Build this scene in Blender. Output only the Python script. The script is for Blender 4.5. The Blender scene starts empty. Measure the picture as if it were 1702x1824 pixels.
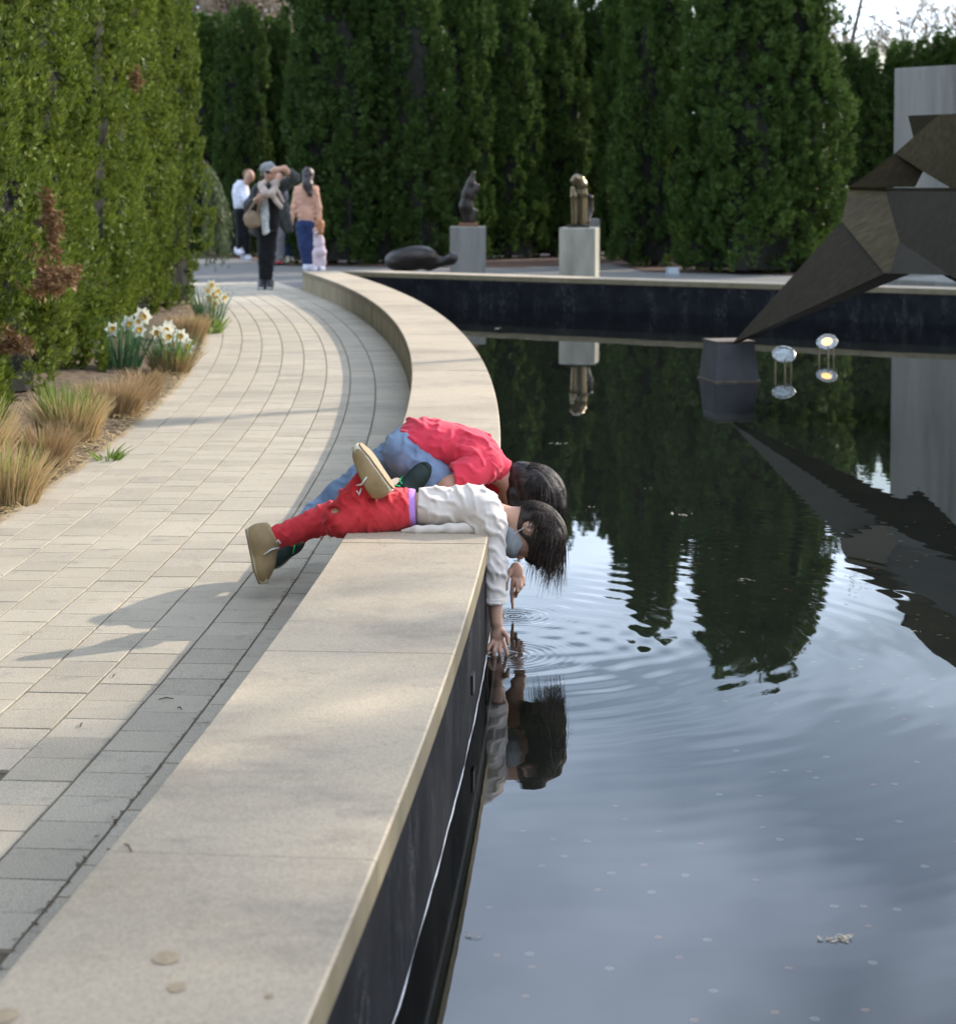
import bpy, bmesh, math, random
import numpy as np
from mathutils import Vector, Matrix
random.seed(4)
rng = np.random.default_rng(7)
sc = bpy.context.scene
col = sc.collection
PI = math.pi

# ------------------------------------------------------------------ camera, sky, sun, exposure
F, YH, CAMH, PX, PY = 3400.0, 330.0, 1.40, 851.0, 502.0      # focal length in photo pixels, horizon row, eye height
TILT = math.atan((PY - YH) / F)
cam = bpy.data.cameras.new('camera')
cam_o = bpy.data.objects.new('camera', cam); col.objects.link(cam_o); sc.camera = cam_o
cam_o.location = (0, 0, CAMH)
cam_o.rotation_euler = (PI / 2 - TILT, 0, 0)
cam.sensor_fit = 'VERTICAL'; cam.sensor_height = 36; cam.sensor_width = 36
cam.lens = F / 1824 * 36
cam.shift_y = -(912 - PY) / 1824
cam.clip_start = .05; cam.clip_end = 2000
cam.dof.use_dof = True; cam.dof.focus_distance = 6.3; cam.dof.aperture_fstop = 5.6

AZ, EL = math.radians(35), math.radians(25)                   # sun: from the right and a little behind the hedges
sunv = Vector((math.cos(EL) * math.cos(AZ), math.cos(EL) * math.sin(AZ), math.sin(EL)))
sun = bpy.data.lights.new('sun', 'SUN'); sun.energy = 3.5; sun.angle = math.radians(.6); sun.color = (1, .91, .78)
sun_o = bpy.data.objects.new('sun', sun); col.objects.link(sun_o)
sun_o.rotation_euler = sunv.to_track_quat('Z', 'Y').to_euler(); sun_o.location = sunv * 40

w = bpy.data.worlds.new('World'); sc.world = w; w.use_nodes = True
wn, wl = w.node_tree.nodes, w.node_tree.links
wn.clear()
wo = wn.new('ShaderNodeOutputWorld'); bg = wn.new('ShaderNodeBackground'); sky = wn.new('ShaderNodeTexSky')
sky.sky_type = 'NISHITA'; sky.sun_disc = False; sky.sun_elevation = EL; sky.sun_rotation = PI / 2 - AZ
sky.air_density = 1.0; sky.dust_density = 1.5; sky.ozone_density = 1.6
bg.inputs[1].default_value = .15
tc = wn.new('ShaderNodeTexCoord'); sep = wn.new('ShaderNodeSeparateXYZ'); wl.new(tc.outputs['Generated'], sep.inputs[0])
addz = wn.new('ShaderNodeMath'); addz.operation = 'ADD'; addz.inputs[1].default_value = .12; wl.new(sep.outputs[2], addz.inputs[0])
mx = wn.new('ShaderNodeMath'); mx.operation = 'MAXIMUM'; mx.inputs[1].default_value = .05; wl.new(addz.outputs[0], mx.inputs[0])
dx = wn.new('ShaderNodeMath'); dx.operation = 'DIVIDE'; wl.new(sep.outputs[0], dx.inputs[0]); wl.new(mx.outputs[0], dx.inputs[1])
dy = wn.new('ShaderNodeMath'); dy.operation = 'DIVIDE'; wl.new(sep.outputs[1], dy.inputs[0]); wl.new(mx.outputs[0], dy.inputs[1])
cmb = wn.new('ShaderNodeCombineXYZ'); wl.new(dx.outputs[0], cmb.inputs[0]); wl.new(dy.outputs[0], cmb.inputs[1])
cn = wn.new('ShaderNodeTexNoise'); cn.inputs['Scale'].default_value = .9; cn.inputs['Detail'].default_value = 5
cn.inputs['Roughness'].default_value = .5; cn.inputs['Distortion'].default_value = .35; wl.new(cmb.outputs[0], cn.inputs['Vector'])
cr = wn.new('ShaderNodeValToRGB'); cr.color_ramp.elements[0].position = .43; cr.color_ramp.elements[1].position = .60
wl.new(cn.outputs[0], cr.inputs[0])
cm = wn.new('ShaderNodeMath'); cm.operation = 'MULTIPLY'; cm.inputs[1].default_value = .75; wl.new(cr.outputs[0], cm.inputs[0])
cmix = wn.new('ShaderNodeMixRGB'); wl.new(cm.outputs[0], cmix.inputs[0]); wl.new(sky.outputs[0], cmix.inputs[1])
cmix.inputs[2].default_value = (13.0, 15.2, 18.8, 1)
wl.new(cmix.outputs[0], bg.inputs[0]); wl.new(bg.outputs[0], wo.inputs[0])

vs = sc.view_settings
vs.view_transform = 'Standard'; vs.look = 'None'; vs.gamma = 1; vs.use_curve_mapping = False
vs.exposure = .70
sc.render.engine = 'CYCLES'
sc.cycles.use_adaptive_sampling = True; sc.cycles.adaptive_threshold = .02
sc.cycles.max_bounces = 5; sc.cycles.diffuse_bounces = 2; sc.cycles.glossy_bounces = 3; sc.cycles.transparent_max_bounces = 8

# ------------------------------------------------------------------ helpers
_c, _s = math.cos(TILT), math.sin(TILT)
def ray(px, py):
    x = (px - PX) / F; y = (py - PY) / F
    return Vector((x, _c - y * _s, -_s - y * _c))
def at(px, py, z):                      # the point of height z seen at a photo pixel
    r = ray(px, py); return Vector((0, 0, CAMH)) + r * ((z - CAMH) / r.z)
def K(px, py, Y):                       # the point at distance Y seen at a photo pixel
    r = ray(px, py); return Vector((0, 0, CAMH)) + r * (Y / r.y)
def topx(p):
    d = Vector(p) - Vector((0, 0, CAMH)); zc = d.y * _c - d.z * _s
    if zc < .05: return None
    return PX + F * d.x / zc, PY + F * (-d.y * _s - d.z * _c) / zc

def link(name, me, m=None, parent=None, smooth=False):
    o = bpy.data.objects.new(name, me); col.objects.link(o)
    if m is not None and not me.materials: me.materials.append(m)
    if parent is not None: o.parent = parent
    if smooth:
        me.polygons.foreach_set('use_smooth', [True] * len(me.polygons))
    return o
def tag(o, label=None, cat=None, group=None, kind=None):
    if label: o['label'] = label
    if cat: o['category'] = cat
    if group: o['group'] = group
    if kind: o['kind'] = kind
    return o
def empty(name, loc, label=None, cat=None, group=None, kind=None, rz=0):
    o = bpy.data.objects.new(name, None); col.objects.link(o); o.location = loc; o.rotation_euler.z = rz
    o.empty_display_size = .1
    return tag(o, label, cat, group, kind)
def parent_keep(o, p):                  # parent with the child's data given in world space
    o.parent = p; o.matrix_parent_inverse = Matrix.Translation(p.location).inverted() if p.rotation_euler.z == 0 else (Matrix.Translation(p.location) @ Matrix.Rotation(p.rotation_euler.z, 4, 'Z')).inverted()
    return o
def np_mesh(name, v, f):
    v = np.asarray(v, np.float32); f = np.asarray(f, np.int32)
    me = bpy.data.meshes.new(name); n = f.shape[1]
    me.vertices.add(len(v)); me.vertices.foreach_set('co', v.ravel())
    me.loops.add(f.size); me.loops.foreach_set('vertex_index', f.ravel())
    me.polygons.add(len(f)); me.polygons.foreach_set('loop_start', np.arange(len(f), dtype=np.int32) * n)
    me.polygons.foreach_set('loop_total', np.full(len(f), n, np.int32))
    me.update(calc_edges=True); return me

class MB:
    def __init__(s): s.v = []; s.f = []
    def poly(s, pts, faces):
        b = len(s.v); s.v += [tuple(p) for p in pts]; s.f += [tuple(b + i for i in q) for q in faces]; return s
    def box(s, c, d, R=None):
        pts = [Vector((x * d[0] / 2, y * d[1] / 2, z * d[2] / 2)) for z in (-1, 1) for y in (-1, 1) for x in (-1, 1)]
        if R is not None: pts = [R @ p for p in pts]
        return s.poly([p + Vector(c) for p in pts], [(0, 2, 3, 1), (4, 5, 7, 6), (0, 1, 5, 4), (2, 6, 7, 3), (0, 4, 6, 2), (1, 3, 7, 5)])
    def tube(s, pts, rad, n=6, cap=True):
        pts = [Vector(p) for p in pts]; b = len(s.v); up = Vector((.13, .31, .94))
        if not hasattr(rad, '__len__'): rad = [rad] * len(pts)
        for i, p in enumerate(pts):
            t = (pts[min(i + 1, len(pts) - 1)] - pts[max(i - 1, 0)])
            t = t.normalized() if t.length > 1e-9 else Vector((0, 0, 1))
            a = t.cross(up)
            if a.length < 1e-3: a = t.cross(Vector((1, 0, 0)))
            a.normalize(); c = t.cross(a)
            for k in range(n):
                q = 2 * PI * k / n; s.v.append(tuple(p + (a * math.cos(q) + c * math.sin(q)) * rad[i]))
        for i in range(len(pts) - 1):
            for k in range(n):
                k2 = (k + 1) % n; s.f.append((b + i * n + k, b + i * n + k2, b + i * n + n + k2, b + i * n + n + k))
        if cap:
            s.f.append(tuple(b + k for k in range(n))[::-1]); e = b + (len(pts) - 1) * n; s.f.append(tuple(e + k for k in range(n)))
        return s
    def lathe(s, prof, n=24, M=None):
        b = len(s.v)
        for r, z in prof:
            for k in range(n):
                p = Vector((r * math.cos(2 * PI * k / n), r * math.sin(2 * PI * k / n), z)); s.v.append(tuple(M @ p if M else p))
        for i in range(len(prof) - 1):
            for k in range(n):
                k2 = (k + 1) % n; s.f.append((b + i * n + k, b + i * n + k2, b + i * n + n + k2, b + i * n + n + k))
        return s
    def build(s, name, m, parent=None, smooth=False, bevel=0, keep=False):
        me = bpy.data.meshes.new(name); me.from_pydata(s.v, [], s.f); me.update()
        if bevel:
            bm = bmesh.new(); bm.from_mesh(me); bmesh.ops.recalc_face_normals(bm, faces=bm.faces)
            bmesh.ops.bevel(bm, geom=[e for e in bm.edges if len(e.link_faces) == 2 and e.calc_face_angle(0) > .5], offset=bevel, segments=2, affect='EDGES', profile=.6)
            bm.to_mesh(me); bm.free()
        o = link(name, me, m, None, smooth)
        if parent is not None:
            if keep: o.parent = parent
            else: parent_keep(o, parent)
        return o

# ---- signed distance modelling for bodies and cast bronzes (smooth unions, one continuous surface)
class SDF:
    def __init__(s, k=.02): s.p = []; s.k = k; s.cuts = []; s.subs = []; s.waves = []; s.folds = []
    def cap(s, a, b, ra, rb=None, k=None):
        s.p.append(('c', np.array(a, float), np.array(b, float), ra, ra if rb is None else rb, s.k if k is None else k)); return s
    def chain(s, pts, rad, k=None):
        for i in range(len(pts) - 1): s.cap(pts[i], pts[i + 1], rad[i], rad[i + 1], k)
        return s
    def ell(s, c, r, R=None, k=None):
        s.p.append(('e', np.array(c, float), np.array(r, float), np.eye(3) if R is None else np.array(R, float), None, s.k if k is None else k)); return s
    def cut(s, p, n): n = np.array(n, float); s.cuts.append((np.array(p, float), n / np.linalg.norm(n))); return s
    def sub(s, c, r): s.subs.append((np.array(c, float), np.array(r, float))); return s
    def wave(s, amp, freq, d1, d2=(0, 0, 1), ph=0): s.waves.append((amp, freq, np.array(d1, float), np.array(d2, float), ph)); return s
    def fold(s, amp, lam, across, along, ph=0.): s.folds.append((amp, 2 * PI / lam, np.array(across, float) / np.linalg.norm(across), np.array(along, float) / np.linalg.norm(along), ph)); return s
    def grow(s, dr):
        q = SDF(s.k)
        for a in s.p:
            if a[0] == 'c': q.p.append(('c', a[1], a[2], a[3] + dr, a[4] + dr, a[5]))
            else: q.p.append(('e', a[1], a[2] + dr, a[3], None, a[5]))
        return q
    def mesh(s, name, h):
        lo = np.full(3, 1e9); hi = -lo
        bbs = []
        for a in s.p:
            if a[0] == 'c':
                r = max(a[3], a[4]); l = np.minimum(a[1], a[2]) - r; g = np.maximum(a[1], a[2]) + r
            else:
                e = np.sqrt(((a[3] * a[2][None, :]) ** 2).sum(1)); l = a[1] - e; g = a[1] + e
            bbs.append((l, g)); lo = np.minimum(lo, l); hi = np.maximum(hi, g)
        lo = lo - 4 * h; hi = hi + 4 * h
        n = np.ceil((hi - lo) / h).astype(int) + 1
        ax = [(lo[i] + h * np.arange(n[i])).astype(np.float32) for i in range(3)]
        f = np.full(n, .08, np.float32)
        for a, (l, g) in zip(s.p, bbs):
            k = max(a[5], 1e-5); m = k + 3 * h
            i0 = np.maximum(((l - m - lo) / h).astype(int), 0); i1 = np.minimum(((g + m - lo) / h).astype(int) + 2, n)
            X = ax[0][i0[0]:i1[0], None, None]; Y = ax[1][None, i0[1]:i1[1], None]; Z = ax[2][None, None, i0[2]:i1[2]]
            if a[0] == 'c':
                A, B = a[1], a[2]; ba = B - A; bb = max((ba ** 2).sum(), 1e-12)
                t = np.clip(((X - A[0]) * ba[0] + (Y - A[1]) * ba[1] + (Z - A[2]) * ba[2]) / bb, 0, 1)
                d = np.sqrt((X - A[0] - t * ba[0]) ** 2 + (Y - A[1] - t * ba[1]) ** 2 + (Z - A[2] - t * ba[2]) ** 2) - (a[3] + (a[4] - a[3]) * t)
            else:
                C, r, R = a[1], a[2], a[3]; x, y, z = X - C[0], Y - C[1], Z - C[2]
                q = [(x * R[0, j] + y * R[1, j] + z * R[2, j]) / r[j] for j in range(3)]
                k0 = np.sqrt(q[0] ** 2 + q[1] ** 2 + q[2] ** 2); k1 = np.sqrt((q[0] / r[0]) ** 2 + (q[1] / r[1]) ** 2 + (q[2] / r[2]) ** 2) + 1e-6
                d = k0 * (k0 - 1) / k1
            sl = f[i0[0]:i1[0], i0[1]:i1[1], i0[2]:i1[2]]
            hh = np.maximum(k - np.abs(sl - d), 0) / k
            sl[...] = np.minimum(sl, d) - hh * hh * k * .25
        X = ax[0][:, None, None]; Y = ax[1][None, :, None]; Z = ax[2][None, None, :]
        for amp, fr, d1, d2, ph in s.waves:
            u = (X * d1[0] + Y * d1[1] + Z * d1[2]) * fr; v = (X * d2[0] + Y * d2[1] + Z * d2[2]) * fr
            f += amp * np.sin(u + 1.7 * np.sin(v * .63 + ph) + ph) * (.55 + .45 * np.sin(v * .41 + u * .23 + 2 * ph))
        for amp, fr, d1, d2, ph in s.folds:
            u = (X * d1[0] + Y * d1[1] + Z * d1[2]) * fr; v = (X * d2[0] + Y * d2[1] + Z * d2[2]) * fr
            rg = (.5 + .5 * np.sin(u + 1.1 * np.sin(v * .31 + ph) + .5 * np.sin(v * .83 + 2.3 * ph) + ph)) ** 4
            f -= amp * rg * np.clip(.5 + .9 * np.sin(v * .27 + u * .11 + 1.9 * ph), 0, 1)
        for p, nn in s.cuts: f = np.maximum(f, (X - p[0]) * nn[0] + (Y - p[1]) * nn[1] + (Z - p[2]) * nn[2])
        for c, r in s.subs:
            k0 = np.sqrt(((X - c[0]) / r[0]) ** 2 + ((Y - c[1]) / r[1]) ** 2 + ((Z - c[2]) / r[2]) ** 2)
            f = np.maximum(f, -(k0 - 1) * r.min())
        return np_mesh(name, *nets(f, lo, h))
    def build(s, name, m, parent=None, h=.006):
        o = link(name, s.mesh(name, h), m, None, True)
        if parent is not None: parent_keep(o, parent)
        return o
def nets(f, lo, h):
    sg = f < 0; n = f.shape
    c = [sg[i:n[0] - 1 + i, j:n[1] - 1 + j, k:n[2] - 1 + k] for i in (0, 1) for j in (0, 1) for k in (0, 1)]
    al = c[0].copy(); an = c[0].copy()
    for q in c[1:]: al &= q; an |= q
    act = an & ~al; ids = np.argwhere(act); idx = np.full(act.shape, -1, np.int32); idx[act] = np.arange(len(ids))
    P = np.zeros((len(ids), 3)); W = np.zeros(len(ids))
    cor = [(i, j, k) for i in (0, 1) for j in (0, 1) for k in (0, 1)]
    val = {q: f[ids[:, 0] + q[0], ids[:, 1] + q[1], ids[:, 2] + q[2]] for q in cor}
    for a in cor:
        for ax_ in range(3):
            if a[ax_]: continue
            b = list(a); b[ax_] = 1; b = tuple(b); va, vb = val[a], val[b]; m = (va < 0) != (vb < 0)
            t = np.where(m, va / np.where(m, va - vb, 1), 0)
            pt = np.array(a, float)[None, :] + t[:, None] * (np.array(b) - np.array(a))[None, :]
            P += pt * m[:, None]; W += m
    V = lo + h * (ids + P / np.maximum(W, 1)[:, None])
    quads = []
    for ax_ in range(3):
        o1, o2 = (ax_ + 1) % 3, (ax_ + 2) % 3
        s0 = [slice(None)] * 3; s1 = [slice(None)] * 3; s0[ax_] = slice(0, -1); s1[ax_] = slice(1, None)
        d = sg[tuple(s0)] != sg[tuple(s1)]; e = np.argwhere(d)
        ok = (e[:, o1] > 0) & (e[:, o2] > 0) & (e[:, o1] < n[o1] - 1) & (e[:, o2] < n[o2] - 1); e = e[ok]
        ins = sg[e[:, 0], e[:, 1], e[:, 2]]
        def g(a, b):
            q = e.copy(); q[:, o1] -= a; q[:, o2] -= b; return idx[q[:, 0], q[:, 1], q[:, 2]]
        Q = np.stack([g(1, 1), g(0, 1), g(0, 0), g(1, 0)], 1)
        Q[~ins] = Q[~ins][:, ::-1]; quads.append(Q)
    return V, np.concatenate(quads)

# ------------------------------------------------------------------ materials
def newmat(name):
    m = bpy.data.materials.new(name); m.use_nodes = True
    nt = m.node_tree; return m, nt.nodes, nt.links, nt.nodes['Principled BSDF']
def noise(nd, lk, scale, detail=4, rough=.55, vec=None, sc3=None, coord='Object'):
    t = nd.new('ShaderNodeTexNoise'); t.inputs['Scale'].default_value = scale; t.inputs['Detail'].default_value = detail; t.inputs['Roughness'].default_value = rough
    if vec is None:
        c = nd.new('ShaderNodeTexCoord'); vec = c.outputs[coord]
    if sc3:
        mp = nd.new('ShaderNodeMapping'); mp.inputs['Scale'].default_value = sc3; lk.new(vec, mp.inputs[0]); vec = mp.outputs[0]
    lk.new(vec, t.inputs['Vector']); return t.outputs[0]
def ramp(nd, lk, fac, stops):
    r = nd.new('ShaderNodeValToRGB'); el = r.color_ramp.elements
    while len(el) < len(stops): el.new(.5)
    for e, (p, c) in zip(el, stops): e.position = p; e.color = (*c, 1) if len(c) == 3 else c
    lk.new(fac, r.inputs[0]); return r.outputs[0]
def mixc(nd, lk, fac, a, b, mode='MIX'):
    x = nd.new('ShaderNodeMixRGB'); x.blend_type = mode
    for i, q in ((0, fac), (1, a), (2, b)):
        if isinstance(q, (int, float)): x.inputs[i].default_value = q
        elif isinstance(q, tuple): x.inputs[i].default_value = (*q, 1)
        else: lk.new(q, x.inputs[i])
    return x.outputs[0]
def bump(nd, lk, b, h, strength=.3, dist=.01):
    n = nd.new('ShaderNodeBump'); n.inputs['Strength'].default_value = strength; n.inputs['Distance'].default_value = dist
    lk.new(h, n.inputs['Height']); lk.new(n.outputs[0], b.inputs['Normal'])
def sh(c, f): return tuple(max(0, min(1, x * f)) for x in c)
def pm(name, c, rough=.8, var=.2, scale=6, bs=0, bscale=60, metal=0, spec=.5, c2=None, coord='Object', sc3=None, sheen=0):
    m, nd, lk, b = newmat(name)
    n = noise(nd, lk, scale, 5, coord=coord, sc3=sc3)
    lk.new(ramp(nd, lk, n, [(.3, sh(c, 1 - var)), (.7, c2 if c2 else sh(c, 1 + var))]), b.inputs['Base Color'])
    b.inputs['Roughness'].default_value = rough; b.inputs['Metallic'].default_value = metal; b.inputs['Specular IOR Level'].default_value = spec
    if sheen: b.inputs['Sheen Weight'].default_value = sheen
    if bs: bump(nd, lk, b, noise(nd, lk, bscale, 4, coord=coord), bs, .01)
    return m
def cloth(name, c, var=.12, bs=.25, weave=900, rough=.9, fade=None):
    m, nd, lk, b = newmat(name)
    n = noise(nd, lk, 9, 5)
    base = ramp(nd, lk, n, [(.3, sh(c, 1 - var)), (.7, fade if fade else sh(c, 1 + var))])
    lk.new(mixc(nd, lk, .10, base, noise(nd, lk, weave, 2), 'OVERLAY'), b.inputs['Base Color'])
    b.inputs['Roughness'].default_value = rough; b.inputs['Specular IOR Level'].default_value = .2; b.inputs['Sheen Weight'].default_value = .15
    bump(nd, lk, b, noise(nd, lk, 14, 2, .4), bs * .35, .01)
    return m
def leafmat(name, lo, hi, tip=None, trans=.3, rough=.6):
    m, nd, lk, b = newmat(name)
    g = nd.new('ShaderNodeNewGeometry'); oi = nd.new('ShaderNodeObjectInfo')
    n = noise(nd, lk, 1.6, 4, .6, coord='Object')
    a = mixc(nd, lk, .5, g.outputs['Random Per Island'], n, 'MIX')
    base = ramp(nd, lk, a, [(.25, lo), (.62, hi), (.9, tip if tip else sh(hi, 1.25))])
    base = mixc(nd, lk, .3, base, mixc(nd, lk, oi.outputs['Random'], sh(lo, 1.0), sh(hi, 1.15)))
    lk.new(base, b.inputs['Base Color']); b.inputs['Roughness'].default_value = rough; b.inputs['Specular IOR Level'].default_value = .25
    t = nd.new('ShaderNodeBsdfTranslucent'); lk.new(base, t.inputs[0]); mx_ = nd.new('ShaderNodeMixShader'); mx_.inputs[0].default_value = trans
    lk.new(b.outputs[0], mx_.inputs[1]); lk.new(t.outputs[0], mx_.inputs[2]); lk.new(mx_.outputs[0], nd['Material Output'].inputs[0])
    return m

M = {}
def m_paver():
    m, nd, lk, b = newmat('paver_concrete')
    g = nd.new('ShaderNodeNewGeometry'); oi = nd.new('ShaderNodeObjectInfo')
    P = g.outputs['Position']
    r = nd.new('ShaderNodeMath'); r.operation = 'ADD'; lk.new(g.outputs['Random Per Island'], r.inputs[0]); lk.new(oi.outputs['Random'], r.inputs[1])
    fr = nd.new('ShaderNodeMath'); fr.operation = 'FRACT'; lk.new(r.outputs[0], fr.inputs[0])
    base = ramp(nd, lk, fr.outputs[0], [(0, (.40, .34, .26)), (.5, (.51, .435, .33)), (1, (.59, .505, .385))])
    big = noise(nd, lk, 1.3, 4, vec=P)
    base = mixc(nd, lk, .5, base, ramp(nd, lk, big, [(.3, (.37, .32, .25)), (.7, (.57, .485, .365))]))
    sp = noise(nd, lk, 260, 3, .7, vec=P)
    base = mixc(nd, lk, 1, base, ramp(nd, lk, sp, [(.3, (.45, .45, .45)), (.55, (1, 1, 1)), (.75, (1.0, 1.0, 1.0))]), 'MULTIPLY')
    sp2 = noise(nd, lk, 420, 2, .6, vec=P)
    base = mixc(nd, lk, ramp(nd, lk, sp2, [(.60, (0, 0, 0)), (.70, (.6, .6, .6))]), base, (.66, .63, .58))
    st = noise(nd, lk, 9, 5, .7, vec=P)
    base = mixc(nd, lk, ramp(nd, lk, st, [(.56, (0, 0, 0)), (.76, (.5, .5, .5))]), base, (.16, .15, .135))
    lk.new(base, b.inputs['Base Color']); b.inputs['Roughness'].default_value = .88; b.inputs['Specular IOR Level'].default_value = .3
    bump(nd, lk, b, sp, .5, .004)
    return m
def m_coping(name='coping_concrete', tint=1.0, edge=False):
    m, nd, lk, b = newmat(name)
    g = nd.new('ShaderNodeNewGeometry'); P = g.outputs['Position']; oi = nd.new('ShaderNodeObjectInfo')
    big = noise(nd, lk, 1.3, 6, .6, vec=P, sc3=(.9, 1.15, 1))
    base = ramp(nd, lk, big, [(.30, sh((.37, .295, .205), tint)), (.5, sh((.50, .405, .29), tint)), (.70, sh((.57, .46, .325), tint))])
    base = mixc(nd, lk, .25, base, mixc(nd, lk, oi.outputs['Random'], sh((.44, .355, .255), tint), sh((.56, .455, .325), tint)))
    s1 = noise(nd, lk, 2.8, 7, .68, vec=P, sc3=(.8, 1.25, 1))
    base = mixc(nd, lk, ramp(nd, lk, s1, [(.52, (0, 0, 0)), (.74, (.62, .62, .62))]), base, (.24, .20, .16))
    s2 = noise(nd, lk, 13, 6, .7, vec=P, sc3=(.8, 1.2, 1))
    base = mixc(nd, lk, ramp(nd, lk, s2, [(.57, (0, 0, 0)), (.78, (.5, .5, .5))]), base, (.22, .18, .135))
    s3 = noise(nd, lk, 170, 3, .7, vec=P)
    base = mixc(nd, lk, 1, base, ramp(nd, lk, s3, [(.3, (.7, .7, .7)), (.6, (1, 1, 1))]), 'MULTIPLY')
    pt = noise(nd, lk, 55, 2, .5, vec=P)
    base = mixc(nd, lk, ramp(nd, lk, pt, [(.74, (0, 0, 0)), (.78, (.7, .7, .7))]), base, (.10, .08, .06))
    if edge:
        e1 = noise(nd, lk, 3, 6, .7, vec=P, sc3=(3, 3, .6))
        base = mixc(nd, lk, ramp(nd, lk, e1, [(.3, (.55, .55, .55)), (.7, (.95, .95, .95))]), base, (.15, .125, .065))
    lk.new(base, b.inputs['Base Color']); b.inputs['Roughness'].default_value = .8; b.inputs['Specular IOR Level'].default_value = .35
    bump(nd, lk, b, s3, .3, .003)
    return m
def m_wallside():
    m, nd, lk, b = newmat('weathered_wall_side')
    g = nd.new('ShaderNodeNewGeometry'); P = g.outputs['Position']
    n1 = noise(nd, lk, 2.2, 6, .65, vec=P, sc3=(2, 2, .35))
    base = ramp(nd, lk, n1, [(.3, (.15, .12, .06)), (.5, (.27, .22, .13)), (.72, (.38, .32, .22))])
    n2 = noise(nd, lk, 12, 5, .7, vec=P, sc3=(2, 2, .3))
    base = mixc(nd, lk, ramp(nd, lk, n2, [(.55, (0, 0, 0)), (.75, (.6, .6, .6))]), base, (.10, .085, .05))
    lk.new(base, b.inputs['Base Color']); b.inputs['Roughness'].default_value = .85
    bump(nd, lk, b, noise(nd, lk, 90, 3, vec=P), .3, .004)
    return m
def m_liner():
    m, nd, lk, b = newmat('black_pool_lining')
    g = nd.new('ShaderNodeNewGeometry'); P = g.outputs['Position']
    n1 = noise(nd, lk, 5, 5, .6, vec=P)
    base = ramp(nd, lk, n1, [(.3, (.010, .011, .013)), (.7, (.020, .021, .024))])
    n2 = noise(nd, lk, 5, 8, .75, vec=P, sc3=(3, 3, 1.0))
    msk = ramp(nd, lk, noise(nd, lk, 3, 4, .6, vec=P, sc3=(2, 2, .7)), [(.5, (0, 0, 0)), (.62, (1, 1, 1))])
    stk = mixc(nd, lk, 1, ramp(nd, lk, n2, [(.492, (0, 0, 0)), (.5, (.5, .5, .5)), (.508, (0, 0, 0))]), msk, 'MULTIPLY')
    base = mixc(nd, lk, stk, base, (.35, .35, .34))
    n3 = noise(nd, lk, 1.7, 5, .7, vec=P, sc3=(2, 2, .5))
    base = mixc(nd, lk, ramp(nd, lk, n3, [(.6, (0, 0, 0)), (.8, (.25, .25, .25))]), base, (.09, .09, .09))
    lk.new(base, b.inputs['Base Color']); b.inputs['Roughness'].default_value = .85; b.inputs['Specular IOR Level'].default_value = .05
    bump(nd, lk, b, n2, .15, .003)
    return m
RIP = [(.085, 6.19, 1.0), (.128, 6.757, .7)]
def m_water():
    m, nd, lk, b = newmat('pool_water'); nd.remove(b); out = nd['Material Output']
    g = nd.new('ShaderNodeNewGeometry'); P = g.outputs['Position']
    def mth(op, a, c=None):
        x = nd.new('ShaderNodeMath'); x.operation = op
        for i, q in ((0, a), (1, c)):
            if q is None: continue
            if isinstance(q, (int, float)): x.inputs[i].default_value = q
            else: lk.new(q, x.inputs[i])
        return x.outputs[0]
    warp = noise(nd, lk, 1.6, 2, vec=P)
    tot = None
    for cx_, cy_, a in RIP:
        d = nd.new('ShaderNodeVectorMath'); d.operation = 'DISTANCE'; lk.new(P, d.inputs[0]); d.inputs[1].default_value = (cx_, cy_, -.138)
        D = d.outputs['Value']
        ph = mth('MULTIPLY', mth('ADD', D, mth('MULTIPLY', warp, .16)), 2 * PI / .125)
        wv = mth('MULTIPLY', mth('SINE', ph), mth('MULTIPLY', mth('POWER', 2.718, mth('MULTIPLY', D, -.8)), .00024 * a))
        tight = mth('MULTIPLY', mth('SINE', mth('MULTIPLY', D, 2 * PI / .028)), mth('MULTIPLY', mth('POWER', 2.718, mth('MULTIPLY', D, -16)), .0009 * a))
        s_ = mth('ADD', wv, tight); tot = s_ if tot is None else mth('ADD', tot, s_)
    n1 = mth('MULTIPLY', noise(nd, lk, 2.2, 2, .4, vec=P), .0004)
    tot = mth('ADD', tot, n1)
    bp = nd.new('ShaderNodeBump'); bp.inputs['Strength'].default_value = 1; bp.inputs['Distance'].default_value = 1; lk.new(tot, bp.inputs['Height'])
    fr = nd.new('ShaderNodeFresnel'); fr.inputs[0].default_value = 1.40; lk.new(bp.outputs[0], fr.inputs['Normal'])
    gl = nd.new('ShaderNodeBsdfGlossy'); gl.inputs['Roughness'].default_value = 0; gl.inputs['Color'].default_value = (1, 1, 1, 1); lk.new(bp.outputs[0], gl.inputs['Normal'])
    tr = nd.new('ShaderNodeBsdfTransparent'); tr.inputs[0].default_value = (.78, .80, .70, 1)
    mix = nd.new('ShaderNodeMixShader'); lk.new(fr.outputs[0], mix.inputs[0]); lk.new(tr.outputs[0], mix.inputs[1]); lk.new(gl.outputs[0], mix.inputs[2])
    lk.new(mix.outputs[0], out.inputs[0]); return m
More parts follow.
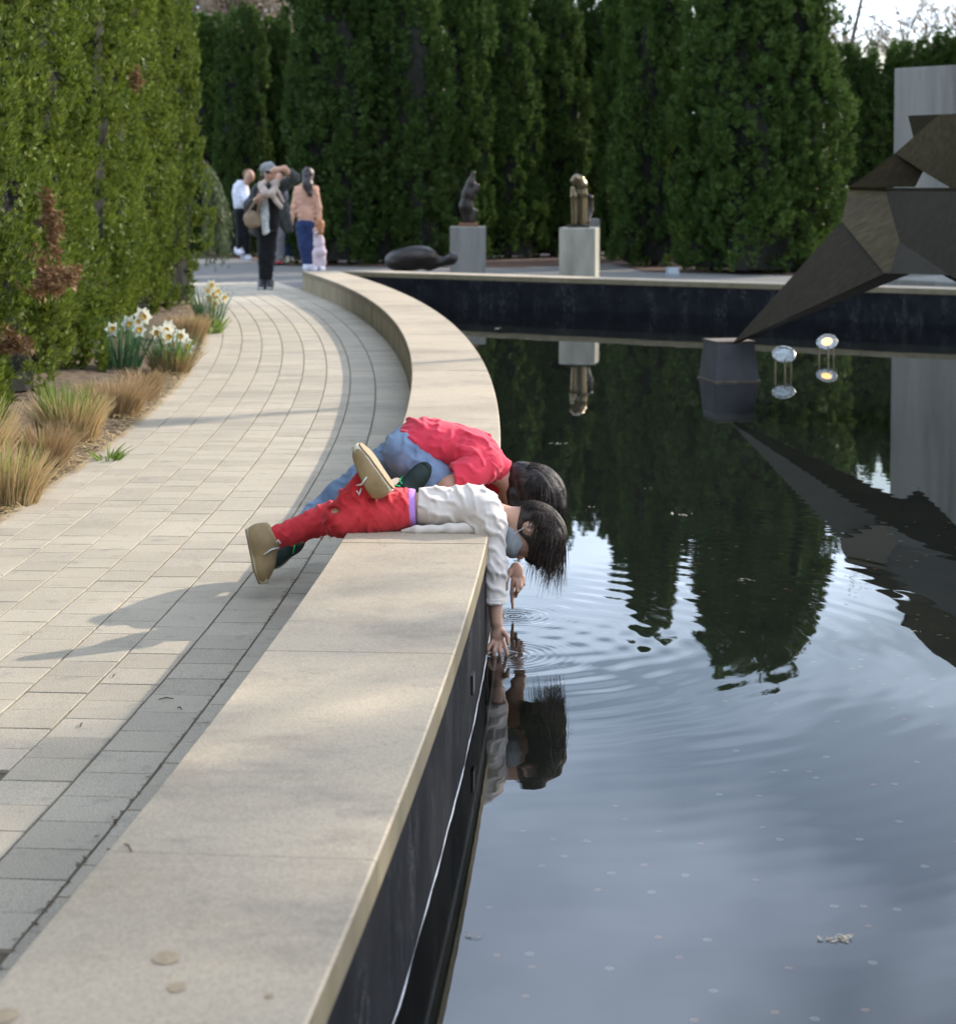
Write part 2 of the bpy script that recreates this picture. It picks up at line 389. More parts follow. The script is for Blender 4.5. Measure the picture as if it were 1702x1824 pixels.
def m_conc():
    m, nd, lk, b = newmat('board_formed_concrete')
    g = nd.new('ShaderNodeNewGeometry'); P = g.outputs['Position']
    n1 = noise(nd, lk, 1.0, 6, .65, vec=P, sc3=(3, 3, .3))
    base = ramp(nd, lk, n1, [(.3, (.12, .115, .10)), (.5, (.20, .19, .165)), (.7, (.25, .238, .205))])
    n2 = noise(nd, lk, 6, 6, .7, vec=P, sc3=(3, 3, .25))
    base = mixc(nd, lk, ramp(nd, lk, n2, [(.55, (0, 0, 0)), (.75, (.6, .6, .6))]), base, (.12, .12, .115))
    lk.new(base, b.inputs['Base Color']); b.inputs['Roughness'].default_value = .85
    bump(nd, lk, b, noise(nd, lk, 60, 4, vec=P), .25, .006); return m
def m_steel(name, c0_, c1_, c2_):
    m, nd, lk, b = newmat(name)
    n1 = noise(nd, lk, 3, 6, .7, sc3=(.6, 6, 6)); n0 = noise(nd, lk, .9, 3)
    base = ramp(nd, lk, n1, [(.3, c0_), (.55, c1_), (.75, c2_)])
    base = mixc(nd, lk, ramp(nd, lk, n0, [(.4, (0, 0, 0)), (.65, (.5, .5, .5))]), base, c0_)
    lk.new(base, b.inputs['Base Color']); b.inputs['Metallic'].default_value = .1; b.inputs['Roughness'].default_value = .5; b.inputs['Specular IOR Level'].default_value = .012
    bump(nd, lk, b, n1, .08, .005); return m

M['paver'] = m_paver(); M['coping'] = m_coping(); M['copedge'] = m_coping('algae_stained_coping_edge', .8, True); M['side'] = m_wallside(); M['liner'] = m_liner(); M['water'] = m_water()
M['conc'] = m_conc(); M['steel'] = m_steel('shaded_bronze_plate', (.018, .013, .006), (.034, .026, .012), (.056, .043, .021)); M['steel_lit'] = m_steel('lit_olive_bronze_plate', (.040, .030, .013), (.075, .057, .027), (.115, .09, .045))  # facet light and reflection put into two tones of one bronze
M['sand'] = pm('joint_sand', (.13, .102, .068), .95, .35, 30, .3, 200, coord='Object')
M['soil'] = pm('soil_mulch', (.085, .058, .034), .95, .45, 14, .8, 60, c2=(.20, .135, .08))
M['mulch'] = pm('dark_mulch', (.085, .045, .028), .95, .4, 5, .6, 40, c2=(.14, .075, .045))
M['gravel'] = pm('grey_gravel', (.14, .13, .12), .95, .3, 40, .7, 120, c2=(.22, .21, .19))
M['grassg'] = pm('rough_lawn', (.05, .075, .02), .95, .3, 3, .4, 60)
M['poolfloor'] = pm('dark_pool_floor', (.016, .015, .011), .8, .35, 3, .2, 40, c2=(.03, .026, .017))
M['edge_line'] = pm('pale_waterline', (.55, .56, .58), .5, .25, 20)
M['black'] = pm('black_plastic', (.012, .012, .013), .5, .2)
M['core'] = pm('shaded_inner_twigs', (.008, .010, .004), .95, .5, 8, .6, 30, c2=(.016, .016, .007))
M['bark'] = pm('bark', (.10, .075, .055), .95, .35, 10, .6, 40)
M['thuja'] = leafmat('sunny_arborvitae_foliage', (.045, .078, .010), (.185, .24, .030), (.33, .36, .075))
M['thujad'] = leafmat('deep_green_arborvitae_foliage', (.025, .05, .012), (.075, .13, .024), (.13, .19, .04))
M['dead'] = leafmat('dead_brown_foliage', (.14, .075, .035), (.30, .165, .085), (.42, .26, .15), .15)
M['weep'] = leafmat('weeping_grey_green_needles', (.07, .09, .04), (.16, .18, .085), (.22, .23, .12), .2)
M['straw'] = leafmat('dry_straw_blades', (.34, .235, .11), (.60, .45, .24), (.70, .55, .32), .25)
M['rust'] = leafmat('rusty_dry_stems', (.27, .175, .085), (.48, .34, .18), (.60, .45, .27), .2)
M['shoot'] = leafmat('fresh_green_shoots', (.12, .20, .03), (.24, .33, .06), (.36, .42, .12), .35)
M['daffleaf'] = leafmat('blue_green_daffodil_leaves', (.06, .13, .06), (.13, .23, .11), (.22, .31, .15), .3)
M['petal'] = leafmat('white_petals', (.72, .72, .60), (.82, .82, .72), (.85, .85, .78), .35, .5)
M['cup'] = pm('yellow_orange_cup', (.75, .42, .04), .6, .25, 30)
M['paleyellow'] = leafmat('pale_yellow_petals', (.76, .76, .52), (.82, .82, .64), (.85, .85, .72), .35, .5)
M['bud'] = leafmat('pale_spring_buds', (.22, .17, .13), (.36, .29, .22), (.42, .40, .22), .3)
M['bronze'] = pm('dark_patinated_bronze', (.032, .025, .020), .33, .35, 4, .05, 30, metal=.5)
M['gold'] = pm('polished_bronze', (.17, .13, .078), .22, .25, 6, metal=.85)
M['ped'] = pm('stone_pedestal', (.30, .285, .225), .9, .25, 3, .2, 40, sc3=(2, 2, .6), c2=(.38, .36, .29))
M['rim'] = pm('brown_plinth_rim', (.13, .10, .075), .8, .3, 10)
M['slate'] = pm('dark_slate_plinth', (.045, .045, .05), .6, .3, 6, .1, 40)
M['glass'] = pm('lamp_lens_glass', (.45, .50, .50), .12, .4, 40, .4, 90)
M['chrome'] = pm('lamp_metal_ring', (.42, .42, .40), .3, .2, 20, metal=.9)
M['brass'] = pm('lamp_leg_metal', (.25, .20, .13), .5, .2, 20, metal=.6)
def emis(name, c, s):
    m, nd, lk, b = newmat(name); b.inputs['Base Color'].default_value = (*c, 1); b.inputs['Emission Color'].default_value = (*c, 1); b.inputs['Emission Strength'].default_value = s; return m
M['glow'] = emis('lit_lamp_bulb', (1, .60, .22), 1.1)
M['skin'] = pm('skin', (.50, .285, .195), .55, .08, 12, .05, 300, spec=.4); M['skin'].node_tree.nodes['Principled BSDF'].inputs['Subsurface Weight'].default_value = .12
M['skin'].node_tree.nodes['Principled BSDF'].inputs['Subsurface Radius'].default_value = (.01, .004, .002)
M['hairW'] = pm('dark_brown_hair', (.030, .019, .013), .5, .35, 60, spec=.3, c2=(.07, .044, .03))
M['hairR'] = pm('black_brown_hair', (.022, .014, .011), .55, .35, 60, spec=.3, c2=(.046, .03, .021))
def hairmat(name, c0_, c1_):
    m, nd, lk, b = newmat(name)
    n1 = noise(nd, lk, 1, 3, .6, sc3=(22, 210, 120)); n2 = noise(nd, lk, 1, 3, .6, sc3=(14, 60, 40))
    a = mixc(nd, lk, .5, n1, n2)
    lk.new(ramp(nd, lk, a, [(.36, sh(c0_, .5)), (.5, c0_), (.66, c1_)]), b.inputs['Base Color']); b.inputs['Roughness'].default_value = .5; b.inputs['Specular IOR Level'].default_value = .3
    bump(nd, lk, b, a, .9, .006); return m
M['hairW'] = hairmat('dark_brown_hair_locks', (.030, .019, .013), (.085, .055, .037)); M['hairR'] = hairmat('black_brown_hair_locks', (.020, .013, .010), (.055, .036, .025))
M['redshirt'] = cloth('coral_red_cotton', (.72, .052, .085), .08, .5)
M['redjean'] = cloth('red_denim', (.56, .019, .024), .2, .5, fade=(.74, .06, .07))
M['white'] = cloth('pale_grey_cotton', (.72, .625, .545), .04, .4)
M['denim'] = cloth('blue_denim', (.12, .19, .31), .3, .6, fade=(.27, .36, .50))
M['lilac'] = cloth('lilac_knit', (.52, .25, .62), .1, .1)
M['tan'] = pm('tan_suede', (.34, .235, .115), .85, .2, 14, .2, 200)
M['sole'] = pm('cream_rubber', (.68, .59, .44), .7, .15, 20)
M['gum'] = pm('gum_rubber_outsole', (.30, .20, .10), .7, .15, 20)
M['lace'] = pm('white_lace', (.72, .70, .66), .85, .08, 80)
M['dkgreen'] = pm('dark_green_shoe', (.012, .03, .024), .7, .3, 20, .2, 120)
M['neon'] = pm('neon_green_lace', (.05, .75, .22), .7, .1, 40)
M['psole'] = pm('pale_grey_rubber', (.40, .42, .40), .7, .1, 20)
M['sockg'] = cloth('grey_sock', (.33, .30, .33), .1, .2); M['sockr'] = cloth('red_sock', (.55, .03, .035), .1, .2); M['sockw'] = cloth('pale_sock', (.55, .52, .54), .1, .2)
M['mask'] = cloth('grey_striped_face_mask', (.30, .31, .31), .3, .3)
M['nail'] = pm('finger_nail', (.62, .40, .33), .35, .05)

# ------------------------------------------------------------------ the setting
CX, CY, RO, RI = -67.2, 9.3, 66.84, 67.305                 # the curved wall: centre, outer (path) and inner (pool) radius
ZC, ZW, TH = .255, -.138, .065
def arc(r, a, z=0): return Vector((CX + r * math.cos(a), CY + r * math.sin(a), z))
def ang(y, r=RO): return math.asin((y - CY) / r)
# far wall: straight chord
FA = at(822, 489.5, ZC); FB = at(1702, 515.5, ZC)
fd = (FB - FA).normalized(); fn = Vector((-fd.y, fd.x, 0))      # fn points away from the pool
if fn.y < 0: fn = -fn
def far(s, n=0, z=0): p = FA + fd * s + fn * n; return Vector((p.x, p.y, z))
# corner where the arc and the chord meet
lo_, hi_ = ang(18), ang(30)
for _ in range(60):
    mid = (lo_ + hi_) / 2
    if (arc(RI, mid) - FA).dot(fn) < 0: lo_ = mid
    else: hi_ = mid
AEND = lo_; corner = arc(RI, AEND); sC = (corner - FA).dot(fd)
SEND = 16.0; YN = -9.0
A0 = ang(YN, RI)
pool = [arc(RI, A0 + (AEND - A0) * i / 60) for i in range(61)] + [far(sC + (SEND - sC) * i / 8) for i in range(1, 9)]
pool.append(Vector((far(SEND).x + .5, YN, 0)))

def sheet_with_hole(name, outer, hole, z, m):
    bm = bmesh.new()
    def ring(pts):
        vs_ = [bm.verts.new((p[0], p[1], z)) for p in pts]
        return [bm.edges.new((vs_[i], vs_[(i + 1) % len(vs_)])) for i in range(len(vs_))]
    e = ring(outer) + ring(hole)
    bmesh.ops.triangle_fill(bm, use_beauty=True, use_dissolve=False, edges=e, normal=(0, 0, 1))
    for f_ in bm.faces:
        if f_.normal.z < 0: f_.normal_flip()
    me = bpy.data.meshes.new(name); bm.to_mesh(me); bm.free()
    return link(name, me, m)
inner_off = [p + Vector((0.0, 0, 0)) for p in pool]
gr = sheet_with_hole('ground', [(-300, -200), (300, -200), (300, 500), (-300, 500)], [(p.x - .2 if i <= 60 else p.x, p.y + (.2 if 0 < i else 0)) for i, p in enumerate(inner_off)], -.03, M['grassg'])
tag(gr, kind='structure')
def flat(name, pts, z, m, kind='structure'):
    o = MB().poly([(p[0], p[1], z) for p in pts], [tuple(range(len(pts)))]).build(name, m); tag(o, kind=kind); return o
wt = flat('water', pool, ZW, M['water'])
if wt.data.polygons[0].normal.z < 0: wt.data.flip_normals()
pf = flat('pool_floor', [(p.x, p.y) for p in pool], ZW - .24, M['poolfloor'])
# gravel terrace behind the far wall, mulch under the hedges
ter = flat('gravel_terrace', [(-9.5, 27.2), (arc(RO, AEND).x - .02, arc(RO, AEND).y + .0), tuple(far(sC + .3, .45))[:2], tuple(far(SEND, .45))[:2], (22, 38), (-9.5, 38)], -.006, M['gravel'])
mul = MB()
def strip(mb, line, w1, z):
    pass
hedge_line = [(-9, 37.2), (-4.6, 36.6), (-3.3, 33.2), (.6, 32.4), (2.4, 34.5), (2.7, 31.0), (5.9, 29.2), (6.5, 33), (14, 30)]
mulch = flat('mulch_bed', hedge_line + [(14, 44), (-9, 44)], .006, M['mulch'])
# planting bed on the left of the path
RB = 65.195
bedb = MB(); na = 70
for i in range(na + 1):
    a = ang(3 + 24 * i / na)
    for j in range(9):
        t = j / 8; r = RB - .02 - t * 3.4
        z = -.012 + .10 * (1 - (1 - min(t * 2.2, 1)) ** 2) + (random.uniform(-.012, .012) if j else 0)
        bedb.v.append(tuple(arc(r, a, z)))
for i in range(na):
    for j in range(8):
        b = i * 9 + j; bedb.f.append((b, b + 9, b + 10, b + 1))
bed = bedb.build('planting_bed', M['soil'], smooth=True); tag(bed, kind='structure')
if sum(p.normal.z for p in bed.data.polygons) < 0: bed.data.flip_normals()

# path: joint sand sheet and separate pavers
pb = MB(); na = 80
for i in range(na + 1):
    a = ang(-3 + 31 * i / na)
    pb.v += [tuple(arc(RB - .03, a, -.009)), tuple(arc(RO + .05, a, -.009))]
for i in range(na): b = 2 * i; pb.f.append((b, b + 1, b + 3, b + 2))
path = pb.build('path', M['sand']); tag(path, kind='structure')
PW = .176
def paver_mesh(wr, wl, seed):
    r_ = random.Random(seed); g = .0032; c = .0014; x, y = wr / 2 - g, wl / 2 - g; mb = MB()
    j = lambda: r_.uniform(-.0008, .0008)
    q = lambda s, z: [(-x + s + j(), -y + s + j(), z), (x - s + j(), -y + s + j(), z), (x - s + j(), y - s + j(), z), (-x + s + j(), y - s + j(), z)]
    mb.poly(q(0, -.03) + q(0, -c) + q(c, 0), [(0, 1, 5, 4), (1, 2, 6, 5), (2, 3, 7, 6), (3, 0, 4, 7), (4, 5, 9, 8), (5, 6, 10, 9), (6, 7, 11, 10), (7, 4, 8, 11), (8, 9, 10, 11)])
    me = bpy.data.meshes.new('paver'); me.from_pydata(mb.v, [], mb.f); me.update(); me.materials.append(M['paver']); return me
pmesh = [paver_mesh(PW, PW, i) for i in range(5)]
smesh = [paver_mesh(RO - 66.603, PW, 20 + i) for i in range(3)]
pv = []
for c_ in range(9):
    rc = 66.603 - PW * (c_ - .5) if c_ else (66.603 + RO) / 2
    st = PW / 67; a = ang(4.395, 66.5) - st * 12 + (st * .5 if c_ % 2 else .1 * st) + random.uniform(-.08, .08) * st
    while True:
        a += st; p = arc(rc, a + st / 2)
        if p.y > 27.5: break
        if p.y < 2.2: continue
        q = topx(p); vis = q and -60 < q[0] < 1760 and -10 < q[1] < 1880
        if not vis: continue
        pv.append((p.y, c_, rc, a + st / 2))
pv.sort()
rest = MB()
for i, (y, c_, rc, a) in enumerate(pv):
    tx, ty, tz = random.uniform(-.004, .004), random.uniform(-.004, .004), random.uniform(-.0012, .0006)
    ms = random.choice(pmesh if c_ else smesh)
    if i < 300:
        o = bpy.data.objects.new('paver', ms); col.objects.link(o); o.location = arc(rc, a, tz); o.rotation_euler = (tx, ty, a + random.uniform(-.004, .004)); o.parent = path
    else:
        Mt = Matrix.Translation(arc(rc, a, tz)) @ Matrix.Rotation(a, 4, 'Z') @ Matrix.Rotation(tx, 4, 'X')
        rest.poly([Mt @ v.co for v in ms.vertices], [tuple(p.vertices) for p in ms.polygons])
ro_ = rest.build('far_pavers', M['paver']); ro_.parent = path; tag(ro_, kind='stuff')

# ------------------------------------------------------------------ curved pool wall
wall = empty('pool_wall', arc(RO, ang(8)), 'long curved low wall of tan concrete coping between path and pool', 'wall')
def arcbox(mb, r0, r1, a0, a1, z0, z1, n=5, bv=0.0):
    b = len(mb.v)
    prof = [(r0, z0), (r0, z1 - bv), (r0 + bv, z1), (r1 - bv, z1), (r1, z1 - bv), (r1, z0)] if bv else [(r0, z0), (r0, z1), (r1, z1), (r1, z0)]
    m_ = len(prof)
    for i in range(n + 1):
        a = a0 + (a1 - a0) * i / n
        mb.v += [tuple(arc(r, a, z)) for r, z in prof]
    for i in range(n):
        for k in range(m_):
            k2 = (k + 1) % m_; mb.f.append((b + i * m_ + k, b + i * m_ + k2, b + (i + 1) * m_ + k2, b + (i + 1) * m_ + k))
    mb.f.append(tuple(b + k for k in range(m_))[::-1]); mb.f.append(tuple(b + n * m_ + k for k in range(m_)))
def fixn(o):
    bm = bmesh.new(); bm.from_mesh(o.data); bmesh.ops.recalc_face_normals(bm, faces=bm.faces); bm.to_mesh(o.data); bm.free(); return o
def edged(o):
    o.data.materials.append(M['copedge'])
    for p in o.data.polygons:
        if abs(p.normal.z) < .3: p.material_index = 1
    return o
js = (ang(4.62, RI) - ang(3.19, RI)); a = ang(3.19, RI) - js * 2; gp = .0016 / 67
AE2 = AEND + .0015
while a < AE2 - js * .3:
    e = a + js
    if e > AE2 - js * .3: e = AE2
    mb = MB(); arcbox(mb, RO - .004, RI, a + gp, e - gp, ZC - TH, ZC + random.uniform(-.0006, .0006), 6, .0045)
    edged(fixn(parent_keep(mb.build('coping_stone', M['coping']), wall)))
    mb = MB(); arcbox(mb, RO, RO + .2, a + gp * 1.5, e - gp * 1.5, -.06, ZC - TH - .001, 6)
    fixn(parent_keep(mb.build('wall_panel', M['side']), wall)); a = e
mb = MB(); arcbox(mb, RO + .205, RI - .006, ang(-2), AE2, -.45, ZC - TH - .002, 60); fixn(parent_keep(mb.build('pool_lining', M['liner']), wall))
mb = MB(); mb.tube([arc(RI - .004 + random.uniform(-.0012, .0012), ang(2 + 16 * i / 160, RI), ZW + .001 + random.uniform(-.001, .001)) for i in range(161)], [.0021 * random.choice((.15, .4, .7, 1, 1.1)) if i < 60 else .0006 for i in range(161)], 5)
parent_keep(mb.build('waterline_strip', M['edge_line'], smooth=True), wall)  # thin pale line of uneven width along the water's edge
ao = ang(at(827, 1215, ZW + .14).y, RI)
mb = MB(); arcbox(mb, RI - .02, RI + .002, ao - .03 / 67, ao + .03 / 67, ZW + .11, ZW + .165, 2); fixn(parent_keep(mb.build('outlet_box', M['black']), wall))
# mineral stains on the coping are in its material; three tan drips near the camera
for px, py, rx in ((298, 1708, .02), (316, 1760, .014), (8, 1812, .02), (480, 1776, .006)):
    p = at(px, py, ZC); me_ = MB(); n = 20
    pts = [(p.x + rx * math.cos(2 * PI * k / n) * random.uniform(.9, 1.1), p.y + rx * 1.25 * math.sin(2 * PI * k / n) * random.uniform(.9, 1.1), ZC + .0022) for k in range(n)]
    me_.poly(pts, [tuple(range(n))])
    if 'spot' not in M: M['spot'] = pm('dried_tan_drip', (.37, .275, .17), .8, .2, 60)
    parent_keep(me_.build('dried_drip', M['spot']), wall)

# far straight wall
fwall = empty('pool_wall', far(2), 'straight low pool wall with pale coping in front of the pedestals', 'wall')
def obox(mb, s0, s1, n0, n1, z0, z1):
    pts = [far(s, n, z) for z in (z0, z1) for n in (n0, n1) for s in (s0, s1)]
    mb.poly(pts, [(0, 2, 3, 1), (4, 5, 7, 6), (0, 1, 5, 4), (2, 6, 7, 3), (0, 4, 6, 2), (1, 3, 7, 5)])
s = sC + .05
while s < SEND:
    mb = MB(); obox(mb, s + .002, min(s + 1.45, SEND) - .002, 0, .46, ZC - TH, ZC); o = mb.build('coping_stone', M['coping'], bevel=.005); parent_keep(o, fwall); edged(o); s += 1.45
mb = MB(); obox(mb, sC, SEND, .006, .40, -.45, ZC - TH - .002); parent_keep(mb.build('pool_lining', M['liner']), fwall)
for px in (1493,):
    s = (K(px, 543, far(4.5).y) - FA).dot(fd); mb = MB(); obox(mb, s - .07, s + .07, -.012, .05, .01, .09); parent_keep(mb.build('outlet_box', M['black']), fwall)
# ------------------------------------------------------------------ arborvitae hedges
def spray_mesh(name, base, up, out, ln, spread=.75, nf=4, wid=.2, seed=0):
    """flat fan-shaped sprays: every spray is nf narrow kite leaves fanned in one plane"""
    r = np.random.default_rng(seed); n = len(base)
    side = np.cross(up, out); side /= np.linalg.norm(side, axis=1, keepdims=True) + 1e-9
    tw = r.uniform(-.9, .9, (n, 1)); side2 = side * np.cos(tw) + out * np.sin(tw)
    V = []
    for k in range(nf):
        a = (k / (nf - 1) - .5) * 2 * spread + r.uniform(-.15, .15, n); a = a[:, None]
        d = up * np.cos(a) + side2 * np.sin(a); q = np.cross(d, np.cross(d, side2)); q /= np.linalg.norm(q, axis=1, keepdims=True) + 1e-9
        q = np.cross(d, np.cross(side2, up)); q /= np.linalg.norm(q, axis=1, keepdims=True) + 1e-9
        L = ln[:, None] * (1 - .35 * np.abs(a)) * r.uniform(.75, 1.15, (n, 1)); wv = L * wid
        bend = out * L * r.uniform(-.05, .25, (n, 1))
        V.append(np.stack([base, base + d * L * .55 + q * wv, base + d * L + bend, base + d * L * .55 - q * wv], 1))
    V = np.stack(V, 1).reshape(-1, 3)
    return np_mesh(name, V, np.arange(len(V)).reshape(-1, 4))
def crown(seed, Rr, Ht, plumes, per, ln, z0=.12, holes=()):
    r = np.random.default_rng(seed); B = []; U = []; O = []; L = []
    ph = r.uniform(0, 6.28, 8)
    def rad(th, z):
        t = z / Ht
        prof = np.where(t < .10, 1.10 - 1.0 * t, 1.0) * np.where(t > .55, np.sqrt(np.clip(1 - ((t - .55) / .46) ** 2, 0, 1)) * .85 + .15 * np.clip(1 - (t - .55) / .45, 0, 1), 1.0)
        lob = 1 + .13 * np.sin(3 * th + ph[0] + .7 * z) + .10 * np.sin(5 * th + ph[1] - .6 * z) + .05 * np.sin(8 * th + ph[2] + 2.1 * z) + .05 * np.sin(2.3 * z + ph[3] + 2 * th)
        return Rr * prof * lob
    nfl, nsub = plumes
    for _ in range(nfl):                                               # tall flame-shaped boughs, evenly spread with jitter
        th0 = (_ * 2.39996 + r.uniform(-.3, .3)) % (2 * PI); zc = z0 + (Ht - z0) * ((_ + r.random()) / nfl); fh = r.uniform(.35, 1.0) * (Ht / 5.4); fw_ = r.uniform(.12, .25) * (Rr / .58) ** .8
        zc = min(zc, Ht - fh * .6); skip = False
        for (ht_, hz, hr) in holes:
            if abs((th0 - ht_ + PI) % (2 * PI) - PI) * Rr < hr and abs(zc - hz) < hr * 3: skip = True
        if skip: continue
        R0 = float(rad(th0, zc)) * r.uniform(.62, 1.04) - fw_ * .35
        rd = np.array([math.cos(th0), math.sin(th0), 0]); td = np.array([-math.sin(th0), math.cos(th0), 0])
        for _s in range(nsub):
            u0 = r.uniform(-1, 1); al0 = r.uniform(-1.75, 1.75); taper = math.sqrt(max(.03, 1 - abs(u0) ** 2)) * (1 - .35 * u0)
            o0 = rd * math.cos(al0) + td * math.sin(al0)
            c = rd * R0 + np.array([0, 0, zc + u0 * fh]) + o0 * fw_ * taper * r.uniform(.75, 1.08)
            if c[2] < z0 * .6: continue
            h = r.uniform(.10, .26) * (ln / .06) ** .6; wd = r.uniform(.03, .065) * (ln / .06) ** .6
            u = r.uniform(-1, 1, per); al = r.uniform(-2.0, 2.0, per); pr = wd * np.sqrt(np.clip(1 - np.abs(u) ** 2.2, .02, 1)) * r.uniform(.6, 1.15, per)
            t0 = np.cross([0, 0, 1.], o0)
            o = np.cos(al)[:, None] * o0 + np.sin(al)[:, None] * t0
            b = c + u[:, None] * h * .5 * (np.array([0, 0, 1.]) + o0 * .15) + pr[:, None] * o
            up = np.array([0, 0, 1.0]) + o * r.uniform(.15, .9, (per, 1)) + r.normal(0, .25, (per, 3)); up /= np.linalg.norm(up, axis=1, keepdims=True)
            B.append(b); U.append(up); O.append(o); L.append(r.uniform(.65, 1.25, per) * ln)
    return np.concatenate(B), np.concatenate(U), np.concatenate(O), np.concatenate(L), rad
def tree_variant(seed, Rr, Ht, plumes, per, ln, m, holes=(), nf=4, wid=.2):
    B, U, O, L, rad = crown(seed, Rr, Ht, plumes, per, ln, holes=holes)
    me = spray_mesh('foliage', B, U, O, L, nf=nf, wid=wid, seed=seed); me.materials.append(m)
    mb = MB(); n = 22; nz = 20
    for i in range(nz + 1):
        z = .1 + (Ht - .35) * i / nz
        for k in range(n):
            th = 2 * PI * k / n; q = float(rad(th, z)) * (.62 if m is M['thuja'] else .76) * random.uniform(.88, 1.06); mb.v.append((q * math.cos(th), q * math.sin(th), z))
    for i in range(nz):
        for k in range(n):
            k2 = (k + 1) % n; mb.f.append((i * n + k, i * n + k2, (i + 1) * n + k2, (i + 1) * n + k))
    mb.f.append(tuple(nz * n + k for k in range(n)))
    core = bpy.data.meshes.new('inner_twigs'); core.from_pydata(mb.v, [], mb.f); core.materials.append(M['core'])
    tb = MB().tube([(0, 0, -.15), (.01, 0, .5), (0, .01, Ht * .7)], [.09, .075, .03], 9)
    tk = bpy.data.meshes.new('trunk'); tk.from_pydata(tb.v, [], tb.f); tk.materials.append(M['bark'])
    return me, core, tk
def put_tree(var, loc, rz, scl, label, group, name='arborvitae_tree'):
    e = empty(name, loc, label, 'tree', group); e.rotation_euler.z = rz; e.scale = scl
    for nm, me in zip(('crown', 'inner_twigs', 'trunk'), var):
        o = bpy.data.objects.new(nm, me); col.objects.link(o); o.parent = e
    return e
LV = [tree_variant(11, .60, 5.4, (60, 25), 29, .050, M['thuja'], ((-.75, 1.25, .17), (-.5, 2.5, .14)), 4, .13),
      tree_variant(12, .56, 5.6, (60, 25), 29, .050, M['thuja'], ((-.6, 2.1, .15),), 4, .13),
      tree_variant(13, .62, 5.2, (60, 25), 29, .050, M['thuja'], (), 4, .13)]
ORD = ['nearest', 'second nearest', 'third nearest', 'fourth nearest', 'fifth nearest', 'sixth nearest', 'seventh nearest', 'eighth nearest', 'ninth nearest', 'tenth nearest', 'eleventh nearest', 'twelfth nearest']
lt = [(-3.18, 9.6), (-3.24, 10.9), (-3.34, 12.3), (-3.46, 13.6), (-3.56, 14.8), (-3.64, 16.1), (-3.74, 17.4), (-3.80, 18.6), (-3.84, 19.7), (-3.86, 20.8), (-3.74, 21.9)]
for i, (x, y) in enumerate(lt):
    put_tree(LV[i % 3], (x, y, -.02), [0, 2.3, .9, 0, 0, 1.7, 5.2, .2, 0, 1.2, 2.6][i], (random.uniform(.95, 1.08), random.uniform(.95, 1.08), random.uniform(.96, 1.06)),
             'yellow-green columnar arborvitae in the sunlit left hedge, %s the camera' % ORD[i], 'arborvitae of the left hedge')
for i, y in enumerate((8.3, 7.0, 5.7, 4.4, 3.1, 1.8, .5, -.8, -2.1, -3.4)):       # unseen trees added past the hedge to keep sky light off the near path
    put_tree(LV[(i + 1) % 3], (-3.35 - .02 * i - random.uniform(0, .15), y, -.02), i * 1.3, (1.05, 1.05, 1.0), 'columnar arborvitae added unseen past the left hedge to block sky light', 'added sky-blocking arborvitae past the left hedge')
# dead brown patches in the left hedge
def dead_patch(p, rx, rz, n, label, ln=.034):
    r = np.random.default_rng(int(abs(p.x * 1000))); q = r.normal(0, 1, (n, 3)); cl = r.normal(0, .75, (14, 3)); ci = r.integers(0, 14, n)
    b = np.array(p) + (cl[ci] + q * .28) * np.array([rx, rx * .6, rz]); q /= np.linalg.norm(q, axis=1, keepdims=True); up = q * .7 + np.array([0.4, -.4, -.5]) + r.normal(0, .5, (n, 3)); up /= np.linalg.norm(up, axis=1, keepdims=True)
    me = spray_mesh('dead_foliage', b, up, q, r.uniform(.6, 1.5, n) * ln, nf=4, wid=.10, seed=n); me.materials.append(M['dead'])
    o = bpy.data.objects.new('dead_branch', me); col.objects.link(o); tag(o, label, 'dead branch')
def hedge_pt(px, py, Y): return K(px, py, Y)
dead_patch(hedge_pt(82, 492, 11.5), .09, .085, 900, 'large rusty dead patch low in the left hedge above the straw grass')
dead_patch(hedge_pt(92, 410, 12.0), .035, .14, 400, 'brown bare twigs in the dark gap between the two nearest hedge trees')
dead_patch(hedge_pt(20, 612, 10.6), .05, .045, 300, 'small brown dead tuft near the left frame edge low in the hedge')
dead_patch(hedge_pt(241, 138, 17.2), .04, .07, 220, 'small orange dead sprig high in the left hedge beside a dark hole')
